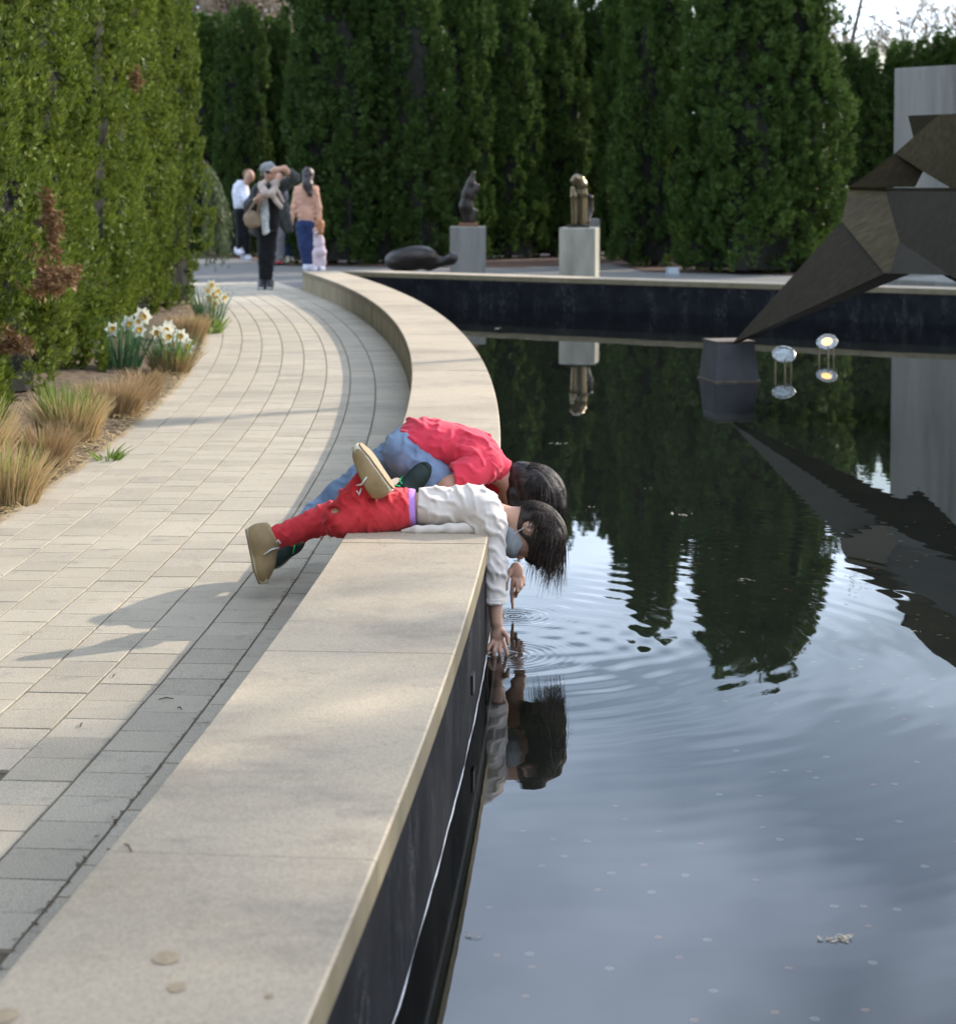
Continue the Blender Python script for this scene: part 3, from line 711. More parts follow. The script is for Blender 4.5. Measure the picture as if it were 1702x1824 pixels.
# back hedges
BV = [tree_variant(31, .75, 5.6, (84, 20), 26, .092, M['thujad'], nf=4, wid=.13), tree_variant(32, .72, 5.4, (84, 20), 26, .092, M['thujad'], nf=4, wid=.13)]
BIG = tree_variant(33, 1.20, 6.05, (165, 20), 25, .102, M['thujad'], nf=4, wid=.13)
bt = [(365, 38.5, 4.6, 95, 'leftmost low arborvitae behind the walking people'), (437, 37.6, 4.6, 90, 'sunlit low arborvitae directly behind the woman in the grey cap'),
      (500, 38.2, 4.5, 80, 'low arborvitae filling the gap right of the grey cap'), (592, 34.0, 5.9, 150, 'tall dark arborvitae behind the woman in the peach jumper'),
      (715, 34.3, 6.0, 150, 'tall arborvitae with bright right edge behind the reclining bronze'), (815, 35.6, 5.3, 110, 'arborvitae rising behind the left stone pedestal'),
      (905, 36.6, 5.2, 110, 'arborvitae between the two pedestals, left one'), (985, 37.4, 5.15, 105, 'arborvitae between the two pedestals, right one'),
      (1062, 38.4, 5.1, 105, 'dark recessed arborvitae right behind the tall looped bronze'), (1130, 36.0, 5.5, 110, 'shaded arborvitae deep in the corner right of the looped bronze'),
      (1165, 33.2, 5.9, 115, 'narrow arborvitae leaning against the left of the big broad tree'), 
      (1525, 38.0, 3.95, 100, 'short arborvitae just right of the big broad tree'), (1610, 38.5, 4.1, 110, 'short arborvitae behind the left end of the concrete slab'), (1695, 38.5, 4.3, 110, 'short arborvitae at the right frame edge above the concrete slab'),
      (1780, 38.5, 4.3, 110, 'short arborvitae mostly beyond the right frame edge'), (290, 38.8, 4.6, 100, 'low arborvitae half hidden behind the end of the left hedge')]
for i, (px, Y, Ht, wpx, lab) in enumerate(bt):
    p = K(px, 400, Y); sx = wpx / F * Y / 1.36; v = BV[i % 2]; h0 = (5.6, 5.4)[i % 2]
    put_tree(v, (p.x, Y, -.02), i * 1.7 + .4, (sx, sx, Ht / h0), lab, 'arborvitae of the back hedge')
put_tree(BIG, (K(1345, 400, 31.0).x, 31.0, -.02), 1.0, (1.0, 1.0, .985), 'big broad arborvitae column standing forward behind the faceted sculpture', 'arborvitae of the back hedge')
for i, x in enumerate((-9, -7, -5, -3, -1, 1.2, 3.4, 5.6, 8, 10.5)):  # unseen row added to cut the sky light reaching the near shade
    put_tree(BV[i % 2], (x, -11.5 + random.uniform(-.5, .5), -.02), i * 1.1, (1.6, 1.6, 1.25), 'tall arborvitae added unseen behind the viewer to block sky light', 'added sky-blocking arborvitae behind the viewer')
# weeping conifer at the end of the left hedge
wp = K(358, 470, 24.5); wt_ = empty('weeping_conifer', (wp.x, wp.y, 0), 'grey-green weeping conifer drooping beside the end of the left hedge', 'tree')
mb = MB(); mb.tube([wp + Vector((-.25, .2, -.6)), wp + Vector((-.2, .2, .4)), K(350, 300, 24.6), K(362, 287, 24.5), K(375, 308, 24.5)], [.035, .03, .024, .016, .008], 7); parent_keep(mb.build('trunk', M['bark'], smooth=True), wt_)
B = []; U = []; O = []
for k in range(70):
    sx = random.uniform(358, 382); sy = 283 + abs(sx - 366) * 1.4 + random.uniform(0, 25); p0 = K(sx, sy, 24.5 + random.uniform(-.3, .3))
    ex = 370 + random.uniform(-8, 44); ln_ = random.uniform(.5, 1.15); drift = (K(ex, 400, 24.5).x - p0.x)
    for j in range(34):
        t = j / 33; q = p0 + Vector((drift * (t ** .6), random.gauss(0, .012), -ln_ * t)); B.append(q); d = Vector((drift * .4 + random.gauss(0, .25), random.gauss(0, .25), -1)).normalized(); U.append(d); O.append(Vector((random.gauss(0, 1), random.gauss(0, 1), .1)).normalized())
me = spray_mesh('fol', np.array(B), np.array(U), np.array(O), np.full(len(B), .075), .35, 3, .08, 5); me.materials.append(M['weep'])
o = bpy.data.objects.new('crown', me); col.objects.link(o); parent_keep(o, wt_)
# bare spring trees far behind the hedges
def bare_tree(seed, Ht, bud=.16, nb=5):
    r = random.Random(seed); mb = MB(); tips = []
    def grow(p, d, ln, rad_, lev):
        pts = [p]; dd = d.copy()
        for i in range(4):
            dd = (dd + Vector((r.gauss(0, .13), r.gauss(0, .13), r.gauss(.03, .08)))).normalized(); pts.append(pts[-1] + dd * ln / 4)
        mb.tube(pts, [rad_ * (1 - .42 * i / 4) for i in range(5)], 5 if lev < 3 else 3, False)
        if lev >= 5: tips.append((pts[-1], dd)); tips.append((pts[2], dd)); return
        for k in range(3 if lev < 4 else 2 + (r.random() < .5)):
            q = pts[r.choice((2, 3, 4, 4))]; nd_ = (dd + Vector((r.gauss(0, .6), r.gauss(0, .6), r.gauss(.12, .35)))).normalized()
            grow(q, nd_, ln * r.uniform(.62, .82), rad_ * .56, lev + 1)
    grow(Vector((0, 0, -.2)), Vector((0, 0, 1)), Ht * .30, Ht * .022, 0)
    me = bpy.data.meshes.new('limbs'); me.from_pydata(mb.v, [], mb.f); me.materials.append(M['bark'])
    B = []; U = []; O = []
    for p, d in tips:
        for k in range(nb):
            B.append(p + Vector((r.gauss(0, .12), r.gauss(0, .12), r.gauss(0, .12)))); U.append((d + Vector((r.gauss(0, .6), r.gauss(0, .6), r.gauss(0, .6)))).normalized()); O.append(Vector((r.gauss(0, 1), r.gauss(0, 1), r.gauss(0, 1))).normalized())
    ml = spray_mesh('buds', np.array(B), np.array(U), np.array(O), np.full(len(B), bud), .6, 2, .16, seed); ml.materials.append(M['bud'])
    return me, ml
btv = [bare_tree(3, 11), bare_tree(8, 12)]; shv = bare_tree(21, 12, .30, 7)
for i, (px, Y, s_, lab) in enumerate([(330, 58, 1.0, 'bare budding tree above the hedge at upper left, left one'), (420, 64, 1.05, 'bare budding tree above the low back hedge behind the grey cap'), (520, 60, .95, 'bare budding tree touching the tall hedge at upper left, right one'),
                                      (1500, 60, 1.0, 'bare budding tree just right of the big broad arborvitae'), (1610, 52, .95, 'dark-limbed bare tree above the hedge at upper right'), (1720, 60, 1.1, 'bare budding tree at the upper right frame corner')]):
    p = K(px, 300, Y); e = empty('bare_tree', (p.x, Y, 0), lab, 'tree', 'bare trees behind the hedges'); e.rotation_euler.z = i * 2.1; e.scale = (s_,) * 3
    for nm, me in zip(('trunk', 'crown'), shv if i < 3 else btv[i % 2]):
        o = bpy.data.objects.new(nm, me); col.objects.link(o); o.parent = e

e = empty('bare_tree', (20.8, 15.4, 0), 'tall budding tree added unseen across the pool to dapple the near coping', 'tree'); e.scale = (1.25, 1.25, 1.35); e.rotation_euler.z = .7  # unseen tree added to throw dapple on the near path and coping
for nm, me in zip(('trunk', 'crown'), shv):
    o = bpy.data.objects.new(nm, me); col.objects.link(o); o.parent = e
for i, (x, y, s_, lab) in enumerate([(26.5, 19.8, 1.6, 'taller bare tree added unseen behind another to deepen the dapple'), (17.0, 12.2, 1.05, 'smaller bare tree added unseen close to the pool to deepen the dapple')]):  # two more unseen trees added to dim the near coping
    e = empty('bare_tree', (x, y, 0), lab, 'tree', 'bare trees behind the hedges'); e.scale = (s_, s_, s_); e.rotation_euler.z = 1.9 + i * 2
    for nm, me in zip(('trunk', 'crown'), shv):
        o = bpy.data.objects.new(nm, me); col.objects.link(o); o.parent = e
# ------------------------------------------------------------------ concrete slab, sculptures, pedestals, lamps
c0 = K(1592, 122, 26.7); c1 = K(1702, 112, 25.9); cd = (c1 - c0); cd.z = 0; cd.normalize(); cnn = Vector((-cd.y, cd.x, 0))
if cnn.y < 0: cnn = -cnn
cw = empty('concrete_slab', (c0.x, c0.y, 0), 'tall grey board-formed concrete wall slab behind the faceted sculpture', 'wall')
def slab(a, b, n0, n1, z0, z1):
    mb = MB(); pts = [Vector((c0.x, c0.y, 0)) + cd * s_ + cnn * n_ + Vector((0, 0, z)) for z in (z0, z1) for n_ in (n0, n1) for s_ in (a, b)]
    return mb.poly(pts, [(0, 2, 3, 1), (4, 5, 7, 6), (0, 1, 5, 4), (2, 6, 7, 3), (0, 4, 6, 2), (1, 3, 7, 5)])
for k in range(5): parent_keep(slab(k * 1.22 + (.004 if k else 0), (k + 1) * 1.22 - .004, 0, .35, -.1, c0.z).build('concrete_panel', M['conc'], bevel=.012), cw)
s0 = (K(1560, 497, 22.6) - c0).dot(cd)
ledge = slab(s0, s0 + 6, -3.4, -1.9, -.05, .30).build('concrete_ledge', M['conc'], bevel=.02); tag(ledge, 'low grey concrete ledge behind the coping under the faceted sculpture', 'ledge')

def prism(name, poly, back, m, parent, bv=.004):
    """closed faceted solid: front polygon given as pixels with distance, extruded along back"""
    f_ = [K(*q) for q in poly]; bk = Vector(back); n = len(f_); mb = MB()
    mb.poly(f_ + [p + bk for p in f_], [tuple(range(n))[::-1], tuple(range(n, 2 * n))] + [(i, (i + 1) % n, n + (i + 1) % n, n + i) for i in range(n)])
    o = mb.build(name, m, bevel=0); fixn(o); parent_keep(o, parent); return o
def solid(name, vs_, faces, parent, m=None):
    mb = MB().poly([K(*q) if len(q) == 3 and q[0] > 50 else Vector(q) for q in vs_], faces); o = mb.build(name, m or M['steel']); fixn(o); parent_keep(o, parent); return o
tipP = K(1305, 612, 14.75)
sc_ = empty('faceted_sculpture', (tipP.x, tipP.y, ZW), 'large angular faceted dark bronze sculpture leaning on a small plinth in the pool', 'sculpture')
# long pointed leg: tip, upper left, lower right and an underside
solid('pointed_leg', [(1303, 612, 14.78), (1498, 394, 15.0), (1574, 487, 13.76), (1618, 489, 14.4), (1560, 400, 15.6), (1311, 612, 14.84)],
      [(0, 2, 1), (0, 5, 3, 2), (5, 4, 3), (0, 1, 4, 5), (1, 2, 3, 4)], sc_)
# lower body block
def pl_(a, b, c):                                                  # plane through three pixel/distance points: gives every other pixel its distance
    p, q_, r_ = K(*a), K(*b), K(*c); n_ = (q_ - p).cross(r_ - p)
    def on(px, py):
        d = ray(px, py); o_ = Vector((0, 0, CAMH)); return o_ + d * ((p - o_).dot(n_) / d.dot(n_))
    return on
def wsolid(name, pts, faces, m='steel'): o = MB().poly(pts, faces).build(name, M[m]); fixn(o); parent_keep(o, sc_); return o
f2 = pl_((1511, 338, 15.4), (1574, 487, 13.72), (1576, 340, 15.0))
Bq, B2, Eq, Gq, Cq, Aq = f2(1511, 338), f2(1576, 340), f2(1601, 430), f2(1584, 487), f2(1574, 487), f2(1498, 394)
f3 = lambda px, py, _f=(B2, Eq, K(1790, 341, 12.3)): Vector((0, 0, CAMH)) + ray(px, py) * ((_f[0] - Vector((0, 0, CAMH))).dot((_f[1] - _f[0]).cross(_f[2] - _f[0])) / ray(px, py).dot((_f[1] - _f[0]).cross(_f[2] - _f[0])))
R1, R2, Fq = f3(1790, 341), f3(1800, 555), f3(1690, 490)
k1, k2, k3 = K(1790, 345, 14.8), K(1600, 343, 16.2), K(1640, 470, 15.3)
lbk = wsolid('lower_block', [Aq, Bq, B2, Eq, Gq, Cq, R1, R2, Fq, k1, k2, k3], [(0, 1, 2, 3, 4, 5), (2, 6, 7, 8, 3), (3, 8, 4), (1, 10, 9, 6, 2), (0, 10, 1), (0, 5, 11, 10), (5, 4, 11), (4, 8, 11), (8, 7, 11), (7, 9, 11), (7, 6, 9), (9, 10, 11)])
lbk.data.materials.append(M['steel_lit']); lbk.data.polygons[0].material_index = 1  # this facet's brighter light is put into its plate colour
up_ = Vector((0, 0, .022)); tp = [Bq, B2, R1, k1, k2]
wsolid('top_plate', [p + Vector((0, -.012, .002)) for p in tp] + [p + Vector((0, -.012, .002)) + up_ for p in tp], [(4, 3, 2, 1, 0), (5, 6, 7, 8, 9), (0, 1, 6, 5), (1, 2, 7, 6), (2, 3, 8, 7), (3, 4, 9, 8), (4, 0, 5, 9)])
fA = pl_((1513, 333, 15.4), (1594, 272, 15.3), (1629, 333, 14.9))
wsolid('dark_fin', [fA(1513, 333), fA(1594, 272), fA(1643, 305), fA(1629, 333), K(1600, 318, 16.1)], [(0, 3, 2, 1), (0, 1, 4), (1, 2, 4), (2, 3, 4), (3, 0, 4)])
fB = pl_((1593, 273, 15.28), (1671, 204, 14.5), (1697, 338, 14.1))
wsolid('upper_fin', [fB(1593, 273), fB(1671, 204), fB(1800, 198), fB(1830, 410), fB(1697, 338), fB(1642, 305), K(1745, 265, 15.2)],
       [(0, 5, 4, 3, 2, 1), (0, 1, 6), (1, 2, 6), (2, 3, 6), (3, 4, 6), (4, 5, 6), (5, 0, 6)], 'steel_lit')
solid('rear_fin', [(1616, 206, 15.75), (1690, 203, 15.2), (1626, 247, 15.55), (1680, 240, 16.3)], [(0, 2, 1), (0, 1, 3), (1, 2, 3), (2, 0, 3)], sc_)
# second leg, beyond the frame on the right, so that it stands
solid('rear_leg', [(1800, 560, 12.75), (1720, 480, 13.4), (1790, 480, 14.4), tuple(Vector((4.3, 13.3, -.42)))], [(0, 1, 3), (1, 2, 3), (2, 0, 3), (0, 2, 1)], sc_)
# plinth in the water
pl0 = at(1252, 682, ZW); pl1 = at(1358, 684, ZW)
pl = empty('plinth', ((pl0.x + pl1.x) / 2, pl0.y + .22, ZW), 'small dark tapered plinth standing in the water under the sculpture tip', 'plinth')
w2 = (pl1.x - pl0.x) / 2; zt = .17 - ZW; tw_ = .155; cxp = pl.location.x
mb = MB(); Rz = Matrix.Rotation(math.radians(13), 3, 'Z')
q = lambda s_, z: [Rz @ Vector((x * s_, y * s_, z)) for x, y in ((-1, -1), (1, -1), (1, 1), (-1, 1))]
mb.poly(q(w2 * .82, -.26) + q(w2 * .82, .012) + q(tw_, zt), [(0, 1, 5, 4), (1, 2, 6, 5), (2, 3, 7, 6), (3, 0, 4, 7), (4, 5, 9, 8), (5, 6, 10, 9), (6, 7, 11, 10), (7, 4, 8, 11), (8, 9, 10, 11)])
mb.build('plinth_body', M['slate'], pl, bevel=.006, keep=True)
mb = MB(); mb.poly(q(w2 * .86, -.01) + q(w2 * .86, .014), [(0, 1, 5, 4), (1, 2, 6, 5), (2, 3, 7, 6), (3, 0, 4, 7), (4, 5, 6, 7)]); mb.build('base_rim', M['rim'], pl, keep=True)
mb = MB(); mb.poly(q(tw_ + .006, zt + .001) + q(tw_ + .006, zt + .012), [(0, 1, 5, 4), (1, 2, 6, 5), (2, 3, 7, 6), (3, 0, 4, 7), (4, 5, 6, 7)]); mb.build('cap_plate', M['rim'], pl, keep=True)

def lamp(px, py, Y, rpx, lit, label):
    c = K(px, py, Y); r = rpx / F * Y; e = empty('pool_lamp', (c.x, c.y, ZW), label, 'lamp')
    axis = Vector((-.25 if lit else -.05, -.62, .75)).normalized(); Mt = Matrix.Translation(c) @ axis.to_track_quat('Z', 'Y').to_matrix().to_4x4()
    MB().lathe([(.0, -r * .55), (r * .55, -r * .5), (r * .92, -r * .1), (r, 0), (r, r * .1), (r * .84, r * .12), (r * .82, 0)], 28, Mt).build('housing', M['chrome'], e, smooth=True)
    MB().lathe([(r * .83, 0), (r * .7, r * .06), (r * .4, r * .13), (0.0001, r * .16)], 28, Mt).build('lens', M['glass'], e, smooth=True)
    for k in range(3):
        a = 2 * PI * k / 3 + .5; b0 = Vector((c.x + r * .75 * math.cos(a), c.y + r * .75 * math.sin(a), c.z - r * .3)); b1 = Vector((c.x + r * .85 * math.cos(a), c.y + r * .85 * math.sin(a), ZW - .22))
        MB().tube([b0, b1], .007, 6).build('leg', M['brass'], e)
    for k in range(10):
        a = 2 * PI * k / 10; MB().box(Mt @ Vector((r * .92 * math.cos(a), r * .92 * math.sin(a), r * .13)), (.010, .010, .006), Mt.to_3x3()).build('bolt', M['brass'], e)
    if lit:
        MB().lathe([(r * .5, r * .135), (r * .36, r * .19), (.0001, r * .21)], 20, Mt).build('lit_bulb', M['glow'], e, smooth=True)
lamp(1395, 632, 15.6, 21, False, 'unlit round pool lamp on thin legs beside the plinth')
lamp(1472, 610, 16.9, 19, True, 'glowing warm round pool lamp farther from the plinth')

def pedestal(px0, px1, pyt, Y, depth, label, m, rz=0):
    a, b = K(px0, pyt, Y), K(px1, pyt, Y); w_ = b.x - a.x; e = empty('pedestal', ((a.x + b.x) / 2, Y + depth / 2, 0), label, 'pedestal', rz=rz)
    MB().box((0, 0, a.z / 2 - .03), (w_, depth, a.z + .06)).build('block', m, e, bevel=.012, keep=True); return e, a.z
ped1, pz1 = pedestal(801, 865, 404, 29.2, .56, 'weathered grey stone pedestal beside the reclining bronze, carrying a dark bronze', M['conc'])
ped2, pz2 = pedestal(1001, 1066, 406, 26.4, .58, 'sunlit tan stone pedestal at the pool edge carrying the looped bronze', M['ped'], rz=-.16)
ped3, pz3 = pedestal(1028, 1068, 390, 31.5, .5, 'grey stone pedestal mostly hidden behind the tan pedestal', M['conc'])
# reclining bronze
Yb = 27.4; pxm = Yb / F
rb = empty('reclining_bronze', (K(750, 482, Yb).x, Yb, 0), 'smooth dark reclining bronze form lying on the gravel', 'sculpture')
S = SDF(.09); zb = lambda px, py, d=0: K(px, py, Yb + d)
S.ell(zb(729, 461), (.345, .24, .165)).ell(zb(748, 456), (.24, .22, .145)).cap(zb(765, 471), zb(800, 464), .085, .06).ell(zb(806, 460), (.07, .09, .07)).ell(zb(716, 470), (.22, .2, .10))
S.sub(zb(788, 441), (.085, .5, .105)); S.build('body', M['bronze'], rb, .018)
# dark twisting bronze on the left pedestal
Yl = 29.5; lb = empty('twisting_bronze', (ped1.location.x, ped1.location.y, pz1), 'dark twisting upright bronze on the grey stone pedestal', 'sculpture')
zb = lambda px, py, d=0: K(px, py, Yl + d)
S = SDF(.05); S.chain([zb(834, 394), zb(830, 368), zb(833, 345), zb(838, 326), zb(843, 308)], [.078, .105, .088, .06, .03]).chain([zb(838, 350), zb(846, 338), zb(850, 330)], [.06, .045, .03]).chain([zb(840, 392), zb(847, 376)], [.06, .035])
S.build('body', M['bronze'], lb, .009)
MB().box(zb(834, 400) + Vector((0, 0, .0)), (.30, .26, .06)).build('base', pm('rusty_base', (.16, .075, .04), .8), lb)
# polished looped bronze on the tan pedestal
Yl = 26.65; gb = empty('looped_bronze', (ped2.location.x, ped2.location.y, pz2), 'polished golden bronze of bent upright bars on the tan pedestal', 'sculpture')
S = SDF(.03); S.chain([zb(1036, 399), zb(1037, 345), zb(1036.5, 329), zb(1032, 320), zb(1026, 318), zb(1021, 322)], [.066, .064, .064, .062, .056, .046])
S.build('tall_bar', M['gold'], gb, .008)
S = SDF(.03); S.chain([zb(1023, 398, -.05), zb(1022, 350, -.05), zb(1020, 336, -.05)], [.045, .05, .035]); S.build('short_bar', M['gold'], gb, .008)
S = SDF(.03); S.chain([zb(1040, 345, .2), zb(1051, 352, .2), zb(1052, 375, .2), zb(1044, 395, .1)], [.04, .035, .035, .05]); S.build('rear_loop', M['bronze'], gb, .008)
MB().box(zb(1029, 404), (.30, .24, .04)).build('base', M['black'], gb)
# small grey box sign by the hedge foot
e = K(1197, 480, 29.5); MBx = MB().box((0, 0, .05), (.20, .12, .16)); sg_ = empty('ground_light_box', (e.x, e.y, 0), 'small pale grey box on the gravel at the foot of the big broad tree', 'ground light')
MBx.build('housing', pm('grey_box', (.30, .33, .38), .6), sg_, bevel=.01, keep=True); MB().box((0, -.065, .07), (.15, .012, .08)).build('lens', M['glass'], sg_, keep=True)
# lamp post standing out of view to the right: its thin shadow crosses the path and the coping
lp = empty('lamp_post', (9.9, 19.45, 0), 'slim metal lamp post beyond the right frame edge', 'lamp post')
MB().tube([(0, 0, -.05), (0, 0, 6.6)], [.075, .06], 12).build('pole', M['slate'], lp, keep=True); MB().lathe([(.0, 6.55), (.16, 6.58), (.20, 6.7), (.06, 6.95), (0.001, 6.97)], 16).build('lamp_head', M['slate'], lp, keep=True)

# ------------------------------------------------------------------ plants along the bed
def blades(n, R0, h0, h1, lean, wd, seed, curve=.25, trim=None):
    r = np.random.default_rng(seed); th = r.uniform(0, 2 * PI, n); rr = R0 * np.sqrt(r.random(n))
    b = np.stack([rr * np.cos(th), rr * np.sin(th), np.full(n, -.05)], 1); out = np.stack([np.cos(th), np.sin(th), 0 * th], 1)
    L = r.uniform(h0, h1, n)[:, None]; tl = (rr / R0)[:, None] * lean + r.normal(0, .10, (n, 1)); tg = np.stack([-np.sin(th), np.cos(th), 0 * th], 1) * r.normal(0, .16, (n, 1))
    d = np.array([0, 0, 1.]) + out * tl + tg; d /= np.linalg.norm(d, axis=1, keepdims=True)
    sd = np.cross(d, r.normal(0, 1, (n, 3))); sd /= np.linalg.norm(sd, axis=1, keepdims=True); sd *= wd * r.uniform(.6, 1.3, (n, 1))
    c = out * L * curve * r.uniform(.2, 1.2, (n, 1)) + np.array([0, 0, -1.]) * L * curve * .25 * r.random((n, 1))
    P0, P1, P2, P3 = b, b + d * L * .4 + c * .12, b + d * L * .72 + c * .45, b + d * L + c
    V = np.stack([P0 - sd, P0 + sd, P1 - sd, P1 + sd, P2 - sd * .8, P2 + sd * .8, P3 - sd * .25, P3 + sd * .25], 1).reshape(-1, 3)
    k = np.arange(n)[:, None] * 8; Fq = np.concatenate([k + np.array([[0, 1, 3, 2]]), k + np.array([[2, 3, 5, 4]]), k + np.array([[4, 5, 7, 6]])])
    return V, Fq
def tuft(name, px, py, label, cat, specs, z=.03, group=None):
    p = at(px, py, z); e = empty(name, (p.x, p.y, z), label, cat, group)
    for nm, m, args in specs:
        me = np_mesh(nm, *blades(*args)); me.materials.append(m); o = bpy.data.objects.new(nm, me); col.objects.link(o); o.parent = e
    return e
G = 'cut-back grass clumps along the path'
tuft('grass_clump', 8, 884, 'big straw-coloured grass clump nearest the camera at the left frame edge', 'grass clump', [('dry_blades', M['straw'], (1500, .14, .08, .29, .3, .0024, 1, .3)), ('green_shoots', M['shoot'], (60, .13, .18, .34, .15, .0035, 2, .1))], group=G)
tuft('grass_clump', -90, 850, 'straw grass clump cut by the left frame edge', 'grass clump', [('dry_blades', M['straw'], (900, .22, .2, .45, .3, .003, 31, .2)), ('green_shoots', M['shoot'], (80, .2, .3, .5, .2, .004, 32, .1))], group=G)
tuft('grass_clump', 80, 822, 'small rusty brown clump between the two big straw clumps', 'grass clump', [('dry_stems', M['rust'], (700, .09, .16, .27, .3, .0022, 3, .3))], group=G)
tuft('grass_clump', 124, 776, 'second big straw clump with tall fresh green shoots', 'grass clump', [('dry_blades', M['straw'], (1400, .135, .10, .31, .28, .0026, 4, .3)), ('green_shoots', M['shoot'], (170, .12, .22, .38, .12, .004, 5, .08))], group=G)
tuft('grass_clump', 206, 732, 'round chestnut-brown trimmed clump in front of the first daffodils', 'grass clump', [('dry_stems', M['rust'], (1100, .13, .18, .27, .35, .0025, 6, .25))], group=G)
tuft('grass_clump', 252, 704, 'slim rusty clump just right of the round chestnut clump', 'grass clump', [('dry_stems', M['rust'], (600, .08, .14, .25, .35, .0025, 7, .25))], group=G)
tuft('grass_clump', 304, 658, 'low rusty clump under the white daffodils', 'grass clump', [('dry_stems', M['rust'], (500, .12, .10, .24, .4, .003, 8, .3)), ('green_shoots', M['shoot'], (60, .1, .2, .34, .3, .005, 9, .1))], group=G)
tuft('grass_clump', 334, 604, 'tall tan clump between the middle and far daffodils', 'grass clump', [('dry_stems', M['rust'], (600, .12, .16, .30, .25, .004, 10, .25)), ('dry_blades', M['straw'], (300, .12, .16, .30, .25, .004, 11, .25))], group=G)
tuft('weed', 192, 808, 'tiny green weed on the litter beside the path edge', 'weed', [('leaves', M['shoot'], (40, .05, .05, .12, .9, .006, 12, .5))])
tuft('grass_clump', 372, 588, 'thin green tuft by the path under the far daffodils', 'grass clump', [('green_shoots', M['shoot'], (130, .1, .1, .22, .5, .005, 13, .3))], group=G)
# daffodils
def flower_mesh(r0, m):
    mb = MB()
    for k in range(6):
        a = 2 * PI * k / 6; c, s_ = math.cos(a), math.sin(a); ta = Vector((-s_, c, 0)); ra = Vector((c, s_, 0)); up = Vector((0, 0, 1))
        mb.poly([ra * r0 * .12, ra * r0 * .5 + ta * r0 * .32 + up * .1 * r0, ra * r0 + up * (.12 * r0), ra * r0 * .5 - ta * r0 * .32 + up * .1 * r0], [(0, 1, 2, 3)])
    me = bpy.data.meshes.new('flower'); me.from_pydata(mb.v, [], mb.f); me.materials.append(m)
    cb = MB().lathe([(r0 * .14, 0), (r0 * .24, r0 * .22), (r0 * .34, r0 * .36), (r0 * .26, r0 * .30), (.001, r0 * .1)], 10); mc = bpy.data.meshes.new('cup'); mc.from_pydata(cb.v, [], cb.f); mc.materials.append(M['cup'])
    return me, mc
fw = flower_mesh(.066, M['petal']); fy = flower_mesh(.065, M['paleyellow'])
def daffodils(px, py, label, flowers, nleaf, R_, h0, h1, seed, fl=fw):
    e = tuft('daffodil_clump', px, py, label, 'daffodils', [('leaves', M['daffleaf'], (nleaf, R_, h0, h1, .28, .0055, seed, .12))], .04, 'daffodil clumps along the path')
    r = random.Random(seed)
    for fx, fyy in flowers:
        Y = e.location.y + r.uniform(-.1, .1); p = K(fx, fyy, Y) - e.location
        mb = MB(); b = Vector((p.x * .4, p.y * .4, 0)); mb.tube([b, b.lerp(p, .5) + Vector((0, 0, .05)), p + Vector((0, .01, -.005))], [.004, .0035, .003], 5); mb.build('stem', M['daffleaf'], e, keep=True)
        o = bpy.data.objects.new('flower', fl[0]); col.objects.link(o); o.parent = e; o.location = p
        d = Vector((r.uniform(-.3, .9), -1 + r.uniform(-.2, .5), r.uniform(-.25, .35))).normalized(); o.rotation_euler = d.to_track_quat('Z', 'Y').to_euler()
        c = bpy.data.objects.new('cup', fl[1]); col.objects.link(c); c.parent = o
daffodils(215, 655, 'daffodil clump with blue-green leaves and few white flowers, left of the other daffodils', [(201, 587), (228, 577), (230, 575), (253, 560), (258, 565), (247, 588), (249, 574)], 150, .14, .28, .46, 41)
daffodils(305, 655, 'daffodil clump crowded with white yellow-centred flowers in the middle of the bed', [(281, 592), (285, 604), (299, 588), (302, 600), (296, 628), (279, 645), (328, 606), (332, 618), (318, 605), (300, 583), (312, 611), (322, 598)], 100, .13, .22, .38, 42)
daffodils(374, 575, 'far pale yellow-white daffodil clump beside the curve of the path', [(376, 508), (380, 515), (371, 518), (378, 524), (384, 528), (375, 534), (382, 540), (398, 530), (380, 546), (372, 528), (386, 519), (379, 553)], 90, .10, .25, .45, 43, fy)
# straw litter on the bed edge
r = np.random.default_rng(77); n = 7000; yy = r.uniform(5.5, 26, n); rr = RB + .05 - np.abs(r.normal(0, .13, n)) * 1.0; aa = np.arcsin((yy - CY) / rr)
b = np.stack([CX + rr * np.cos(aa), CY + rr * np.sin(aa), .008 + .10 * (1 - (1 - np.clip((RB - rr) / 3.4 * 2.2, 0, 1)) ** 2) + r.uniform(0, .012, n)], 1)
th = r.uniform(0, PI, n); d = np.stack([np.cos(th), np.sin(th), r.normal(0, .12, n)], 1) * r.uniform(.02, .09, (n, 1)); sd = np.stack([-np.sin(th), np.cos(th), 0 * th], 1) * r.uniform(.0015, .004, (n, 1))
V = np.stack([b - d / 2 - sd, b - d / 2 + sd, b + d / 2 + sd, b + d / 2 - sd], 1).reshape(-1, 3)
me = np_mesh('straw_litter', V, np.arange(4 * n).reshape(-1, 4)); me.materials.append(M['straw']); o = bpy.data.objects.new('straw_litter', me); col.objects.link(o); tag(o, 'loose dry straw litter scattered along the bed edge', 'litter', kind='stuff')
